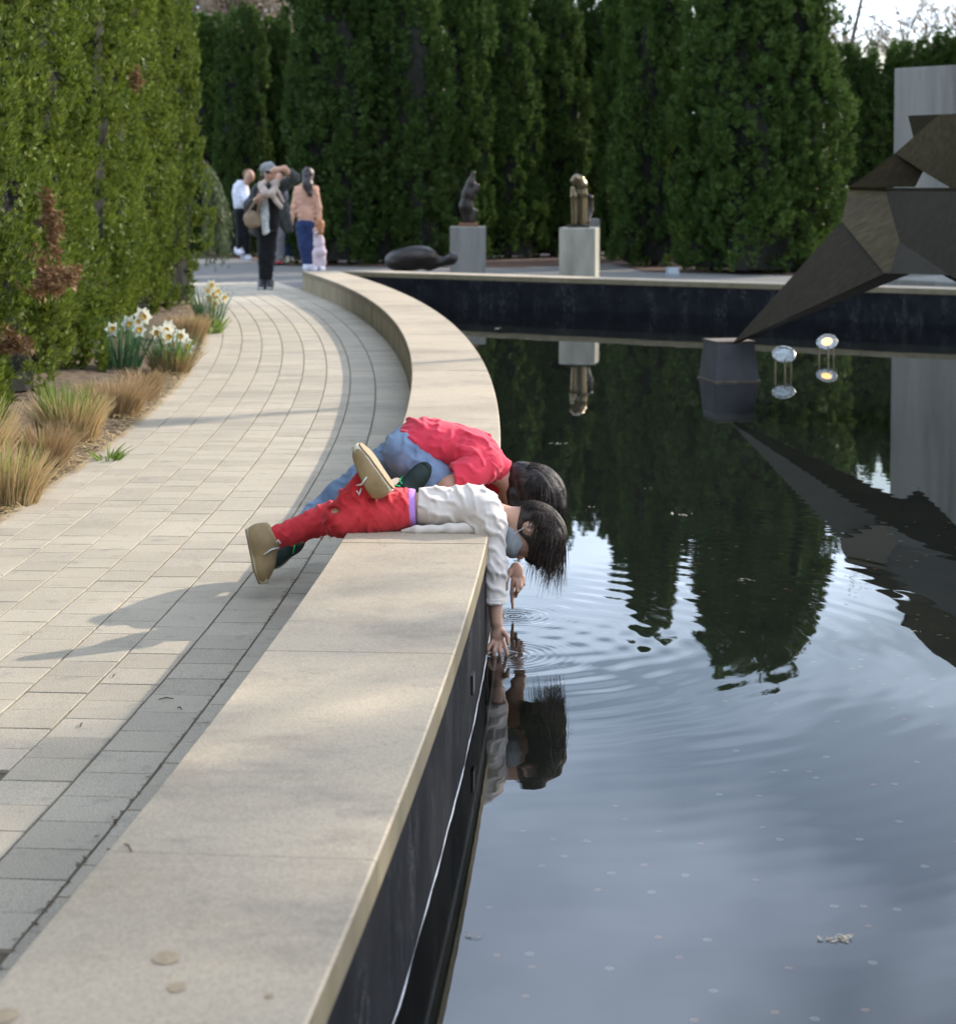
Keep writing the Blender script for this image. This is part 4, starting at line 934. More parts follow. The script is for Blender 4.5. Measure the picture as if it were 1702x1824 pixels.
# joint debris along the foot of the wall
n = 420; yy = r.uniform(2.6, 13, n); rr = np.where(r.random(n) < .7, 66.603, RO - .03) + r.normal(0, .006, n); aa = np.arcsin((yy - CY) / rr)
b = np.stack([CX + rr * np.cos(aa), CY + rr * np.sin(aa), np.full(n, .0025)], 1); th = r.uniform(0, PI, n); d = np.stack([np.cos(th), np.sin(th), 0 * th], 1) * r.uniform(.004, .016, (n, 1)); sd = np.stack([-np.sin(th), np.cos(th), 0 * th], 1) * r.uniform(.001, .003, (n, 1))
V = np.stack([b - d / 2 - sd, b - d / 2 + sd, b + d / 2 + sd, b + d / 2 - sd], 1).reshape(-1, 3)
me = np_mesh('joint_crumbs', V, np.arange(4 * n).reshape(-1, 4)); me.materials.append(M['mulch']); o = bpy.data.objects.new('joint_crumbs', me); col.objects.link(o); tag(o, 'dark plant crumbs caught in the paver joints', 'litter', kind='stuff')

# ------------------------------------------------------------------ coins and leaves in the pool
def disc(name, r0, t, m):
    mb = MB().lathe([(.0001, 0), (r0, 0), (r0, t), (.0001, t)], 14); me = bpy.data.meshes.new(name); me.from_pydata(mb.v, [], mb.f); me.materials.append(m); return me
M['copper'] = pm('copper_coin', (.44, .21, .12), .4, .3, 90, metal=.3); M['nickel'] = pm('nickel_coin', (.42, .40, .34), .35, .2, 90, metal=.4)
cc, cnk = disc('coin', .0095, .0015, M['copper']), disc('coin', .0115, .0018, M['nickel'])
cpx = [(1085, 1726, 1), (965, 1543, 0), (985, 1495, 0), (1045, 1499, 1), (1096, 1436, 0), (1088, 1556, 1), (1147, 1541, 0), (1172, 1481, 0), (931, 1481, 0), (1005, 1526, 1), (1220, 1560, 1), (1345, 1568, 0), (1485, 1615, 1), (1537, 1615, 0), (1597, 1621, 1), (1646, 1544, 1), (1172, 1670, 0), (1259, 1675, 1), (871, 1617, 0), (947, 1723, 0), (943, 1700, 1), (1064, 1586, 0), (1209, 1706, 0), (1404, 1725, 0), (1553, 1716, 1), (936, 1775, 0), (1270, 1766, 1), (1379, 1804, 0), (1450, 1816, 1), (1235, 1818, 0), (1546, 1650, 0), (1540, 1800, 0), (1351, 1418, 0), (1375, 1376, 0), (1398, 1373, 1), (1290, 1249, 0), (1310, 1338, 1), (1452, 1386, 1), (1555, 1398, 0), (1592, 1397, 1), (1600, 1464, 1), (1530, 1496, 1), (1388, 1496, 1), (1440, 1375, 0), (1470, 1349, 1), (1357, 1474, 0), (1247, 1503, 0), (1280, 1416, 1), (1668, 1290, 0), (1632, 1358, 1), (1610, 1281, 0), (1112, 1460, 0), (884, 1702, 0), (1160, 1590, 1), (1705, 1500, 0)]
r = random.Random(5)
cen = [(r.uniform(1250, 1700), r.uniform(930, 1250)) for _ in range(9)]
for k in range(80):
    c0_ = r.choice(cen); cpx.append((min(1720, max(1150, r.gauss(c0_[0], 55))), r.gauss(c0_[1], 26), r.random() < .25))
for px, py, kd in cpx:
    p = at(px, py, ZW - .238); o = bpy.data.objects.new('coin', cnk if kd else cc); col.objects.link(o); o.location = p; o.rotation_euler = (r.uniform(-.05, .05), r.uniform(-.05, .05), r.uniform(0, 6))
    tag(o, 'small silvery coin lying on the dark pool floor' if kd else 'small copper coin lying on the dark pool floor', 'coin', 'silver coins on the pool floor' if kd else 'copper coins on the pool floor')
M['leaf'] = pm('pale_floating_leaf', (.30, .25, .18), .7, .4, 60)
def floater(px, py, s_, n, seed, label):
    r_ = random.Random(seed); mb = MB(); p = at(px, py, ZW + .002)
    for k in range(n):
        q = p + Vector((r_.gauss(0, s_ * .5), r_.gauss(0, s_ * .3), r_.uniform(0, .003))); a = r_.uniform(0, PI); L_ = s_ * r_.uniform(.3, .8); d = Vector((math.cos(a), math.sin(a), r_.uniform(0, .25))) * L_ / 2; t = Vector((-math.sin(a), math.cos(a), .1)) * L_ * .16
        mb.poly([q - d, q + t, q + d, q - t], [(0, 1, 2, 3)])
    tag(mb.build('floating_leaf', M['leaf']), label, 'leaf litter')
floater(1495, 1672, .03, 26, 1, 'pale tangle of floating catkin bits at the lower right of the pool')
floater(840, 1667, .016, 12, 2, 'small pale leaf scrap on the water close to the curved wall')
floater(993, 790, .05, 6, 3, 'pale leaf floating on the dark water right of the curved coping')
floater(1048, 903, .03, 5, 4, 'white leaf fleck floating just right of the two heads')
floater(1325, 1034, .035, 8, 5, 'pale leaf floating in the rippled hedge reflection')
floater(1215, 917, .06, 7, 6, 'row of pale leaf bits floating above the rippled reflection')
floater(1630, 1125, .03, 6, 7, 'whitish leaf on the dark sculpture reflection near the right edge')
floater(1000, 1188, .02, 6, 8, 'tiny dark specks floating by the hand in the water')
floater(1160, 870, .03, 4, 9, 'leaf fleck on dark water left of the slanting leg reflection')
floater(890, 585, .08, 4, 10, 'leaf bits near the far pool wall beside the curved coping')
M['twig'] = pm('dark_twig', (.05, .035, .02), .9, .3)
tw = [(612, 1005, 'left'), (205, 1330), (385, 1270), (420, 1250), (300, 1246), (340, 1290), (145, 1290), (680, 1150), (900, 1010)]
for k, (px, py, lab) in enumerate([(206, 1515, 'thin dark twig on the shaded pavers at lower left'), (145, 1291, 'short dark seed husk on the sunny pavers left of the shadow line'), (296, 1245, 'forked bit of twig in the wall shadow on the pavers'), (320, 1262, 'dark twig lying along a paver joint in the wall shadow'), (203, 1204, 'pair of curled twigs on the sunny pavers'), (228, 1510, 'brown scrap on the front coping stone')]):
    z = ZC + .003 if k == 5 else .003; p = at(px, py, z); a = random.uniform(0, PI); L_ = random.uniform(.02, .045); d = Vector((math.cos(a), math.sin(a), 0)) * L_
    tag(MB().tube([p - d / 2, p + Vector((0, .004, .003)), p + d / 2], [.0012, .0018, .001], 5).build('twig', M['twig']), lab, 'twig')
#PART3
# ------------------------------------------------------------------ shoes, hair
def shoe(heel, toe, up, L_, mu, mso, mg, ml, parent, wide=.38, high=.53, laces=True, nm='shoe', cl=.17):
    heel, toe, up = Vector(heel), Vector(toe), Vector(up); x = (toe - heel).normalized(); up = (up - x * up.dot(x)).normalized(); y = up.cross(x)
    Rm = Matrix((x, y, up)).transposed(); R3 = np.array(Rm); o0 = heel
    T = lambda a, b, c: o0 + Rm @ Vector((a * L_, b * L_, c * L_))
    wd = wide / 2
    S = SDF(.05 * L_ / .19)
    S.ell(T(.20, 0, .22), np.array([.225, wd * .86, .25]) * L_, R3).ell(T(.46, 0, .18), np.array([.34, wd * .92, .21]) * L_, R3).ell(T(.78, 0, .13), np.array([.225, wd * .98, .15]) * L_, R3)
    S.cap(T(cl + .02, 0, .25), T(cl, 0, high), .155 * L_, .17 * L_).cap(T(.32, 0, .32), T(.58, 0, .26), .12 * L_, .09 * L_)
    S.cut(T(0, 0, .045), -np.array(up)); S.cut(T(cl + .03, 0, high - .04), np.array(up) * 1 + np.array(x) * (-.30 if cl < .3 else .15))
    sh_ = S.build(nm, mu, parent, .0045 if L_ < .22 else .012)
    n = 28; ring = []
    for k in range(n):
        a = 2 * PI * k / n; cx_ = .5 - .5 * math.cos(a); w_ = wd * (1.02 - .22 * math.exp(-((cx_ - .38) / .16) ** 2) - (.18 if cx_ < .3 else 0) * (1 - cx_ / .3))
        ring.append((.5 - .515 * math.cos(a), w_ * 1.08 * (abs(math.sin(a)) ** .72) * (1 if math.sin(a) >= 0 else -1)))
    def slab_(z0, z1, g, m, nm_):
        mb = MB(); pr = [(z0, .97), (z0, 1.0), (z1, 1.0), (z1, .96)]
        for z, s_ in pr: mb.v += [tuple(T(.5 + (a - .5) * s_ * g, b * s_ * g, z + (.05 * max(0, a - .72) / .28 if True else 0))) for a, b in ring]
        for i in range(3):
            for k in range(n): k2 = (k + 1) % n; mb.f.append((i * n + k, i * n + k2, (i + 1) * n + k2, (i + 1) * n + k))
        mb.f.append(tuple(range(n))[::-1]); mb.f.append(tuple(range(3 * n, 4 * n))); o = mb.build(nm_, m, None, True); fixn(o); o.parent = sh_; return o
    slab_(-.005, .03, .99, mg, 'outsole'); slab_(.03, .17, 1.02, mso, 'sole')
    if laces and ml:
        mb = MB()
        for sgn in (-1, 1):
            for cv in ([(.80, .62, .20), (.68, .9, .22), (.60, .98, .30), (.54, .80, .385)], [(.03, .72, .30), (.14, .93, .32), (.24, .96, .26), (.28, .99, .18)], [(.30, .92, .36), (.40, .97, .32), (.52, .98, .24), (.56, .99, .18)]):
                mb.tube([T(a, sgn * wd * b_ * 1.0, z) for a, b_, z in cv], .0075 * L_, 5)
        o = mb.build('seams', mg, None, True); o.parent = sh_
        mb = MB()
        for k in range(4):
            a = .40 + .085 * k + (cl - .17) * .55; z = .415 - .05 * k - (cl - .17) * .25
            mb.tube([T(a, -wd * .55, z - .05), T(a + .02, 0, z + .01), T(a, wd * .55, z - .05)], .022 * L_, 5)
        for sgn in (-1, 1):
            mb.tube([T(.38, 0, .45), T(.34, sgn * .14, .56), T(.26, sgn * .26, .54), T(.32, sgn * .15, .48), T(.38, 0, .45)], .018 * L_, 5); mb.tube([T(.38, 0, .45), T(.42, sgn * .12, .52), T(.40, sgn * .24, .40), T(.46, sgn * .27, .24)], .016 * L_, 5)
        o = mb.build('laces', ml, None, True); o.parent = sh_
    return sh_
def strands(polys, r0, m, parent, name='hair_strands'):
    mb = MB()
    for pts in polys:
        n = len(pts); mb.tube(pts, [r0 * (1 - .85 * (i / (n - 1)) ** 2) for i in range(n)], 3, False)
    o = mb.build(name, m, None, True); parent_keep(o, parent); return o
def hair_on(c, u, nf, lat, ru, rn, rl, count, seed, grav, length, m, parent, hang=()):
    """strands combed over the skull from a whorl near the crown, then falling"""
    r = random.Random(seed); polys = []
    wh = (u * .18 - nf * .98).normalized()
    for k in range(count):
        th = r.uniform(0, 2 * PI); t1 = (lat - wh * lat.dot(wh)).normalized(); t2 = wh.cross(t1); dirn = t1 * math.cos(th) + t2 * math.sin(th); a0 = r.uniform(.0, .95); pts = []; fwd = dirn.dot(u); L_ = length * r.uniform(.55, 1.12) * (1 if fwd > .2 else .62 if fwd > -.4 else .34); a = a0 * (1 if fwd > -.2 else .5); fallen = None
        amax = r.uniform(1.25, 1.8) if fwd > .25 else r.uniform(.95, 1.25); step = L_ / 9; p = None; vel = None
        for j in range(10):
            if fallen is None:
                v = wh * math.cos(a) + dirn * math.sin(a); q = Vector((v.dot(u) * ru, v.dot(nf) * rn, v.dot(lat) * rl)); p2 = c + (u * q.x + nf * q.y + lat * q.z) * (1.01 + r.uniform(0, .08))
                front = v.dot(nf) > .35
                vel = (p2 - p).normalized() if p is not None else dirn; p = p2; pts.append(p); a += step / .095
                if a > amax or (v.z < -.1 and a > .9 and front): fallen = True
            else:
                vel = (vel + Vector((r.gauss(-.03, .07), r.gauss(0, .08), -grav))).normalized(); p = p + vel * step; pts.append(p)
        polys.append(pts)
    return strands(polys, .0014, m, parent)
def frame(u, n_): lat = u.cross(n_).normalized(); return lat, np.array([[u[i], n_[i], lat[i]] for i in range(3)])
def finger(S, pts, r0, r1): S.chain(pts, [r0 + (r1 - r0) * i / (len(pts) - 1) for i in range(len(pts))], .004)

# ------------------------------------------------------------------ child in the pale shirt lying across the coping
YW = 6.36
k = lambda px, py, d=0.0: K(px, py, YW + d)
kw = empty('person', (K(720, 940, YW).x, YW, ZC), 'child in pale T-shirt and red jeans lying on the coping, fingers in the water', 'person')
hc = k(949, 948, -.03); u = Vector((.88, -.08, -.46)).normalized(); nf = Vector((-.46, -.16, -.87)); nf = (nf - u * nf.dot(u)).normalized(); lat, HR = frame(u, nf)
if lat.y > 0: lat = -lat; HR[:, 2] *= -1
B = SDF(.025)
B.ell(k(712, 906), (.072, .10, .062)).ell(k(775, 905), (.11, .092, .056)).ell(k(840, 905), (.085, .108, .064))
B.cap(k(868, 912), k(918, 925, -.02), .042, .036)
B.ell(hc, (.098, .084, .070), HR).ell(hc + nf * .045 - u * .035, (.05, .045, .045), HR).ell(hc + nf * .088 - u * .012, (.014, .014, .011), HR, .01)
ear = hc + lat * .070 - u * .018 - nf * .006
B.ell(ear, (.024, .016, .008), HR, .006); B.sub(ear + lat * .008, (.010, .008, .010))
for sg_ in (-1, 1): B.sub(hc + nf * .092 + u * .012 + lat * .028 * sg_, (.014, .014, .009))
B.chain([k(868, 928, -.09), k(879, 1035, -.14), k(884, 1108, -.16)], [.036, .027, .021])
B.chain([k(868, 915, .10), k(880, 1000, .10), k(880, 1060, .09)], [.038, .030, .021]); B.ell(k(881, 1082, .08), (.022, .014, .03))
B.ell(k(886, 1130, -.16), (.025, .016, .030), None, .015)
for (x0, y0, d0, x1, y1, d1, x2, y2, d2) in [(876, 1143, -.17, 869, 1156, -.18, 866, 1168, -.17), (883, 1147, -.172, 880, 1160, -.19, 879, 1172, -.185), (890, 1147, -.172, 890, 1160, -.19, 891, 1172, -.185), (896, 1144, -.168, 900, 1156, -.18, 903, 1167, -.175)]:
    finger(B, [k(x0, y0, d0), k(x1, y1, d1), k(x2, y2, d2)], .0078, .0058)
finger(B, [k(895, 1124, -.165), k(903, 1134, -.185), k(905, 1147, -.19)], .0085, .0065)
B.chain([k(706, 910, -.06), k(604, 926, -.08), k(655, 848, -.09)], [.050, .042, .026]); B.chain([k(706, 905, .07), k(588, 922, .05), k(486, 958, .03)], [.048, .038, .026])
B.build('body', M['skin'], kw, .0046)
S = SDF(.03)
S.ell(k(775, 903), (.115, .108, .067)).ell(k(838, 904), (.095, .122, .076)).cap(k(862, 912, -.09), k(872, 935, -.10), .056, .053).cap(k(862, 905, .10), k(872, 930, .10), .056, .05)
S.chain([k(870, 935, -.10), k(878, 1010, -.13), k(881, 1090, -.15)], [.053, .041, .037]).chain([k(870, 925, .10), k(880, 1000, .10), k(880, 1060, .09)], [.053, .040, .034])
S.cut(k(744, 905), (-1, 0, .05)).cut(k(880, 1074, -.15), (0.03, 0, -1)).cut(k(903, 912), (1, 0, .35))
S.fold(.007, .05, (.35, .35, .87), (.93, 0, -.37), .4).fold(.006, .042, (.75, .1, .6), (-.6, .1, .75), 1.9).fold(.003, .03, (.9, .3, -.3), (.3, 0, .95), 3.0)
S.build('t_shirt', M['white'], kw, .005)
hm = SDF(.01); hm.chain([k(879.6, 1050, -.1425), k(881, 1090, -.15)], [.0415, .0395]); hm.cut(k(880, 1075, -.15), (.03, 0, -1)).cut(k(880, 1064, -.15), (-.03, 0, 1)); hm.build('sleeve_hem', M['white'], kw, .004)
q = SDF(.012).chain([k(716, 946, -.105), k(742, 944, -.115), k(800, 942, -.115), k(862, 940, -.11)], [.006, .014, .016, .026]).chain([k(735, 945, -.09), k(860, 940, -.08)], [.010, .02]); q.wave(.0018, 90, (1, .2, 0), (.2, 1, 0)); q.build('shirt_tail', M['white'], kw, .004)
T = SDF(.009)
T.ell(k(708, 907), (.086, .112, .071)).ell(k(690, 905, .02), (.07, .1, .068))
T.chain([k(704, 912, -.06), k(604, 926, -.085), k(655, 848, -.09)], [.064, .055, .036]).chain([k(704, 905, .075), k(588, 922, .05), k(479, 962, .03)], [.062, .052, .036])
T.cut(k(731, 905), (1, 0, .08)).cut(k(659, 842, -.10), Vector((.55, 0, .83))).cut(k(480, 961, .03), Vector((-.93, 0, -.36)))
T.sub(k(588, 910, -.135), (.032, .035, .014))
T.fold(.0065, .045, (.9, .1, .35), (-.35, .3, .9), .9).fold(.0045, .032, (.8, -.2, -.55), (.5, .3, .8), 2.4).wave(.0008, 240, (.5, .5, .7), (.8, .1, .2), .2)
T.build('jeans', M['redjean'], kw, .0046)
# seams, pocket, loose threads at the ripped knee
def seam(pts, m, r_=.0022):
    mb = MB().tube(pts, r_, 5); parent_keep(mb.build('seam', m, smooth=True), kw)
W_ = SDF(.012); W_.ell(k(708, 907), (.089, .115, .074)); W_.cut(k(733, 905), (1, 0, .08)).cut(k(722, 905), (-1, 0, -.08)); W_.wave(.002, 170, (.1, 1, .2), (.1, .3, 1)); W_.build('waistband', M['redjean'], kw, .0045)
U_ = SDF(.012); U_.ell(k(726, 905), (.085, .104, .065)); U_.cut(k(741, 905), (1, 0, .05)).cut(k(728, 905), (-1, 0, -.05)); U_.wave(.0012, 200, (.1, 1, .2), (.1, .3, 1)); U_.build('underwear_band', M['lilac'], kw, .0045)
mb = MB()
for i in range(9):
    p = k(572 + random.uniform(-6, 12), 935 + random.uniform(-8, 4), -.13); mb.tube([p, p + Vector((random.uniform(-.01, .012), -.005, -.018)), p + Vector((random.uniform(-.012, .02), 0, -.045))], .0007, 3)
for i in range(8):
    p = k(578 + i * 3, 915 - i * 1.0, -.135); mb.tube([p, p + Vector((.012, -.004, .008 + .004 * (i % 3)))], .0007, 3)
parent_keep(mb.build('frayed_threads', M['redjean']), kw)
mb = MB()
for i in range(22):
    a = i / 21; p = k(645 - 47 * a + 5, 868 + 38 * a, -.115); mb.box(p, (.009, .003, .003))
parent_keep(mb.build('seam_stitches', M['redjean']), kw)
# socks
def band(a, b, r_, m, nm): parent_keep(MB().tube([a, a.lerp(b, .5), b], [r_, r_ * 1.04, r_], 20).build(nm, m, smooth=True), kw)
a1, b1 = k(655, 848, -.095), k(667, 836, -.09)
band(a1, a1.lerp(b1, .30), .037, M['sockr'], 'sock_stripe'); band(a1.lerp(b1, .28), a1.lerp(b1, .55), .0355, M['sockw'], 'sock_stripe'); band(a1.lerp(b1, .5), b1, .035, M['sockr'], 'sock')
a1, b1 = k(484, 958, .03), k(458, 966, .03)
band(a1, a1.lerp(b1, .25), .036, M['sockr'], 'sock_stripe'); band(a1.lerp(b1, .22), a1.lerp(b1, .42), .0365, M['sockw'], 'sock_stripe'); band(a1.lerp(b1, .4), a1.lerp(b1, .62), .036, M['sockr'], 'sock_stripe'); band(a1.lerp(b1, .55), b1, .034, M['sockg'], 'sock')
shoe(k(702, 869, -.112), k(645, 786, -.112), Vector((-.80, .10, -.57)), .185, M['tan'], M['sole'], M['gum'], M['lace'], kw, high=.40, cl=.46)
shoe(k(437, 944, .0), k(457, 1043, .0), Vector((.95, .12, .175)), .188, M['tan'], M['sole'], M['gum'], M['lace'], kw)
# face mask with ear loop, hair
Q = SDF(.01); Q.ell(hc + nf * .05 - u * .04, (.064, .062, .062), HR); Q.cut(hc - u * .012, u).cut(hc + nf * .012, -nf); Q.wave(.0016, 260, tuple(u), tuple(lat)); Q.build('face_mask', M['mask'], kw, .004)
parent_keep(MB().tube([hc + nf * .035 - u * .055 + lat * .062, ear - u * .02 + lat * .004 + nf * .012, ear - nf * .014 + lat * .006], .0012, 4).build('ear_loop', M['lace']), kw)
Hq = SDF(.02); Hq.ell(hc + u * .008 - nf * .010, (.104, .092, .079), HR).ell(hc + u * .03 + nf * .03, (.078, .062, .072), HR); Hq.sub(ear + lat * .02, (.034, .04, .030)); Hq.cut(hc - u * .062, -u + nf * -.25 * -1)
Hq.sub(hc + nf * .075 - u * .05, (.075, .11, .062))
rl = random.Random(31)
for i in range(22):                                                     # thick locks of the fringe and side hair
    x = 955 + 46 * (i / 21); d = -.105 + .15 * ((i * 7) % 22) / 21; p0 = k(x - 8, 958 - abs(x - 975) * .4, d * .75); L_ = rl.uniform(.07, .115) * (1 if x < 996 else .8)
    Hq.chain([p0, p0 + Vector((-.006, 0, -L_ * .5)), p0 + Vector((-.018 + rl.uniform(-.008, .006), 0, -L_))], [.012, .011, .003], .02)
Hq.wave(.0022, 170, (.25, 1, .2), (1, .2, .4), .2); Hq.build('hair', M['hairW'], kw, .0045)
hair_on(hc, u, nf, lat, .106, .096, .080, 1600, 3, .34, .21, M['hairW'], kw)
polys = []; r = random.Random(9)
for i in range(320):                                                                       # fringe hanging from the forehead
    p = k(r.uniform(938, 1003), 0, 0); x = r.uniform(944, 1002); y = 992 - abs(x - 976) * .5 + r.uniform(-26, 0); d = r.uniform(-.075, .055); p = k(x, y, d - .02); pts = [p]; v = Vector((-.25 + (x - 960) * .004, 0, -1)); L_ = r.uniform(.03, .085) * (1 if 950 < x < 998 else .6)
    for j in range(5): v = v + Vector((-.05 + r.gauss(0, .03), r.gauss(0, .03), 0)); pts.append(pts[-1] + v.normalized() * L_ / 5)
    polys.append(pts)
strands(polys, .0013, M['hairW'], kw, 'fringe')

# ------------------------------------------------------------------ child in the red shirt kneeling behind
YR = 6.78
k = lambda px, py, d=0.0: K(px, py, YR + d)
kr = empty('person', (K(760, 904, YR).x, YR, ZC), 'child in coral T-shirt and blue jeans kneeling on the coping, pointing at the water', 'person')
hc = k(946, 878, 0); u = Vector((.93, -.05, -.36)).normalized(); nf = Vector((-.36, .05, -.93)); nf = (nf - u * nf.dot(u)).normalized(); lat, HR = frame(u, nf)
if lat.y > 0: lat = -lat; HR[:, 2] *= -1
B = SDF(.03)
B.ell(k(722, 800), (.066, .09, .066)).ell(k(768, 792), (.10, .098, .066)).ell(k(832, 806), (.082, .112, .078)).cap(k(872, 832), k(912, 860), .045, .04)
B.ell(hc, (.100, .086, .073), HR).ell(hc + nf * .045 - u * .035, (.05, .045, .046), HR).ell(hc + nf * .09 - u * .012, (.014, .014, .011), HR, .01)
for sg_ in (-1, 1): B.ell(hc + lat * .072 * sg_ - u * .018, (.024, .016, .008), HR, .006); B.sub(hc + nf * .094 + u * .012 + lat * .028 * sg_, (.014, .014, .009))
B.chain([k(852, 838, -.11), k(800, 868, -.15), k(762, 898, -.14)], [.042, .033, .022]); B.ell(k(750, 903, -.14), (.032, .026, .014))
B.chain([k(872, 840, .12), k(914, 922, .06), k(926, 985, 0)], [.042, .033, .023]); B.ell(k(919, 1018, -.01), (.026, .018, .034), None, .015)
finger(B, [k(914, 1032, -.02), k(911, 1056, -.025), k(913, 1083, -.023)], .0092, .0058)
finger(B, [k(920, 1036, -.025), k(921, 1052, -.04), k(918, 1062, -.02)], .0085, .007); finger(B, [k(926, 1034, -.02), k(927, 1046, -.035), k(922, 1054, -.01)], .0085, .007); finger(B, [k(931, 1028, -.01), k(932, 1040, -.02), k(927, 1047, .0)], .0078, .0065)
finger(B, [k(908, 1016, -.02), k(902, 1034, -.03), k(901, 1050, -.03)], .0092, .007)
B.chain([k(718, 808, -.07), k(788, 868, -.09), k(735, 884, -.09)], [.048, .038, .030]); B.chain([k(712, 806, .07), k(604, 884, .06), k(522, 955, .02)], [.046, .036, .026])
B.build('body', M['skin'], kr, .0048)
S = SDF(.035)
S.ell(k(750, 786), (.090, .114, .080)).ell(k(785, 790), (.10, .112, .08)).ell(k(835, 806), (.095, .126, .088)).cap(k(868, 822, 0), k(888, 836, 0), .062, .05)
S.chain([k(862, 828, -.09), k(850, 836, -.10)], [.062, .058]).chain([k(868, 832, .12), k(885, 868, .10)], [.062, .052])
S.cut(k(716, 788), Vector((-.92, 0, -.12))).cut(k(807, 852, -.15), Vector((-.92, -.25, -.1))).cut(k(903, 846), Vector((.9, 0, -.35)))
S.cuts = S.cuts[:1] + S.cuts[2:]
S.fold(.011, .07, (.55, .35, .75), (.75, 0, -.6), .7).fold(.008, .05, (.85, .1, -.4), (.4, .2, .85), 2.2).fold(.005, .03, (.3, .5, .8), (.9, 0, -.3), 4.)
S.build('t_shirt', M['redshirt'], kr, .005)
S = SDF(.02); S.chain([k(866, 826, -.09), k(838, 842, -.125), k(796, 858, -.15)], [.058, .058, .056]); S.cut(k(806, 854, -.15), Vector((-.93, -.2, -.1))); S.sub(k(798, 857, -.15), (.03, .05, .05))
S.fold(.006, .05, (.3, .3, .9), (.9, 0, -.4), .7); S.build('sleeve', M['redshirt'], kr, .005)
T = SDF(.025)
T.ell(k(724, 798), (.078, .108, .078)).chain([k(720, 808, -.07), k(790, 868, -.09), k(735, 884, -.09)], [.072, .060, .046]).chain([k(712, 806, .07), k(604, 884, .06), k(522, 955, .02)], [.066, .052, .042]).chain([k(720, 815, .05), k(800, 866, .05), k(750, 886, .05)], [.07, .06, .045])
T.cut(k(738, 770), Vector((.80, 0, .6))).cut(k(524, 953, .02), Vector((-.75, 0, -.66)))
T.cuts = T.cuts[1:]
T.fold(.007, .055, (.75, .1, -.6), (.6, .2, .75), .3).fold(.004, .035, (.3, .4, .85), (.9, 0, -.3), 1.6)
T.build('jeans', M['denim'], kr, .005)
shoe(k(532, 968, .0), k(482, 1004, -.10), Vector((.25, -.35, .9)), .19, M['dkgreen'], M['psole'], M['psole'], M['neon'], kr)
shoe(k(722, 890, -.10), k(752, 846, -.12), Vector((-.6, -.6, -.4)), .16, M['dkgreen'], M['dkgreen'], M['dkgreen'], M['neon'], kr)
Hq = SDF(.02); Hq.ell(hc + u * .010 - nf * .008, (.114, .100, .092), HR).ell(hc - u * .05 - nf * .045, (.06, .05, .062), HR).ell(hc + u * .02 + nf * .035, (.085, .07, .08), HR); Hq.sub(hc + nf * .085 - u * .065, (.075, .09, .06))
rl = random.Random(37)
for i in range(26):
    x = 905 + 98 * (i / 25); d = -.09 + .17 * ((i * 11) % 26) / 25; p0 = k(x * .9 + 94, 878, d * .7); L_ = rl.uniform(.06, .115)
    Hq.chain([p0, p0 + Vector((.004, 0, -L_ * .5)), p0 + Vector((rl.uniform(-.01, .012), 0, -L_))], [.014, .012, .003], .022)
Hq.wave(.003, 150, (.3, 1, .1), (1, .2, .4), .6)
Hq.build('hair', M['hairR'], kr, .0048)
hair_on(hc, u, nf, lat, .110, .100, .087, 1800, 5, .34, .22, M['hairR'], kr)
polys = []; r = random.Random(19)
for i in range(150):                                                                       # loose flyaway hair
    a = r.uniform(-.9, 1.1); p = hc + (u * math.cos(a) * .105 + Vector((.2, 0, 1)) * math.sin(a) * .095) + Vector((0, r.uniform(-.06, .06), 0)); v = Vector((1, 0, .25 * math.sin(a))) + Vector((r.gauss(0, .3), r.gauss(0, .3), r.gauss(0, .3))); pts = [p]; L_ = r.uniform(.02, .065)
    for j in range(4): v = v.normalized() + Vector((r.gauss(0, .2), 0, r.gauss(-.08, .2))); pts.append(pts[-1] + v.normalized() * L_ / 4)
    polys.append(pts)
strands(polys, .0005, M['hairR'], kr, 'flyaway_hair')

# ------------------------------------------------------------------ the people at the end of the path
def far_person(Y, foot, label):
    p = at(foot[0], foot[1], 0); e = empty('person', (p.x, Y, 0), label, 'person'); m_ = Y / F
    def part(nm, mat, prims, h=.016, kk=.03, cuts=(), waves=True, subs=()):
        S = SDF(kk)
        for q in prims:
            if q[0] == 'e': S.ell(K(q[1], q[2], Y + (q[6] if len(q) > 6 else 0)), (q[3] * m_, q[4] * m_, q[5] * m_))
            else:
                pts = [K(a[0], a[1], Y + (a[3] if len(a) > 3 else 0)) for a in q]; S.chain(pts, [a[2] * m_ for a in q])
        for (cx_, cy_, n_) in cuts: S.cut(K(cx_, cy_, Y), n_)
        for sb in subs: S.sub(K(sb[0], sb[1], Y + sb[2]), (sb[3] * m_,) * 3)
        if waves: S.fold(.012, .11, (.75, .3, .5), (.3, .2, -.9), .5).fold(.01, .08, (.5, .2, -.8), (.8, .2, .5), 1.7)
        return S.build(nm, mat, e, h)
    return e, part
c_ = lambda nm, c, **kw_: M.setdefault(nm, cloth(nm, c, **kw_))
BLK, NAVY, PEACH, WHT = c_('black_trousers', (.008, .008, .009)), c_('navy_jeans', (.018, .030, .085), fade=(.03, .05, .13)), c_('peach_knit', (.58, .32, .22)), c_('white_shirt', (.68, .68, .76))
COAT, SCARF, PINK, GSK = c_('dark_grey_coat', (.045, .047, .047), var=.5), c_('beige_scarf', (.42, .33, .27), var=.3), c_('pale_pink_romper', (.58, .45, .47)), c_('grey_skirt', (.17, .16, .16))
PRINT, GREYC, BAG = c_('black_and_white_print', (.45, .46, .45), var=.5), c_('grey_cap', (.22, .215, .215)), pm('tan_bag_leather', (.26, .18, .11), .7, .2)
SNK, HBR, HDK = pm('white_sneaker', (.62, .60, .66), .7, .1), pm('short_brown_hair', (.12, .06, .03), .7, .3), pm('long_dark_hair', (.028, .016, .014), .45, .4, 30)
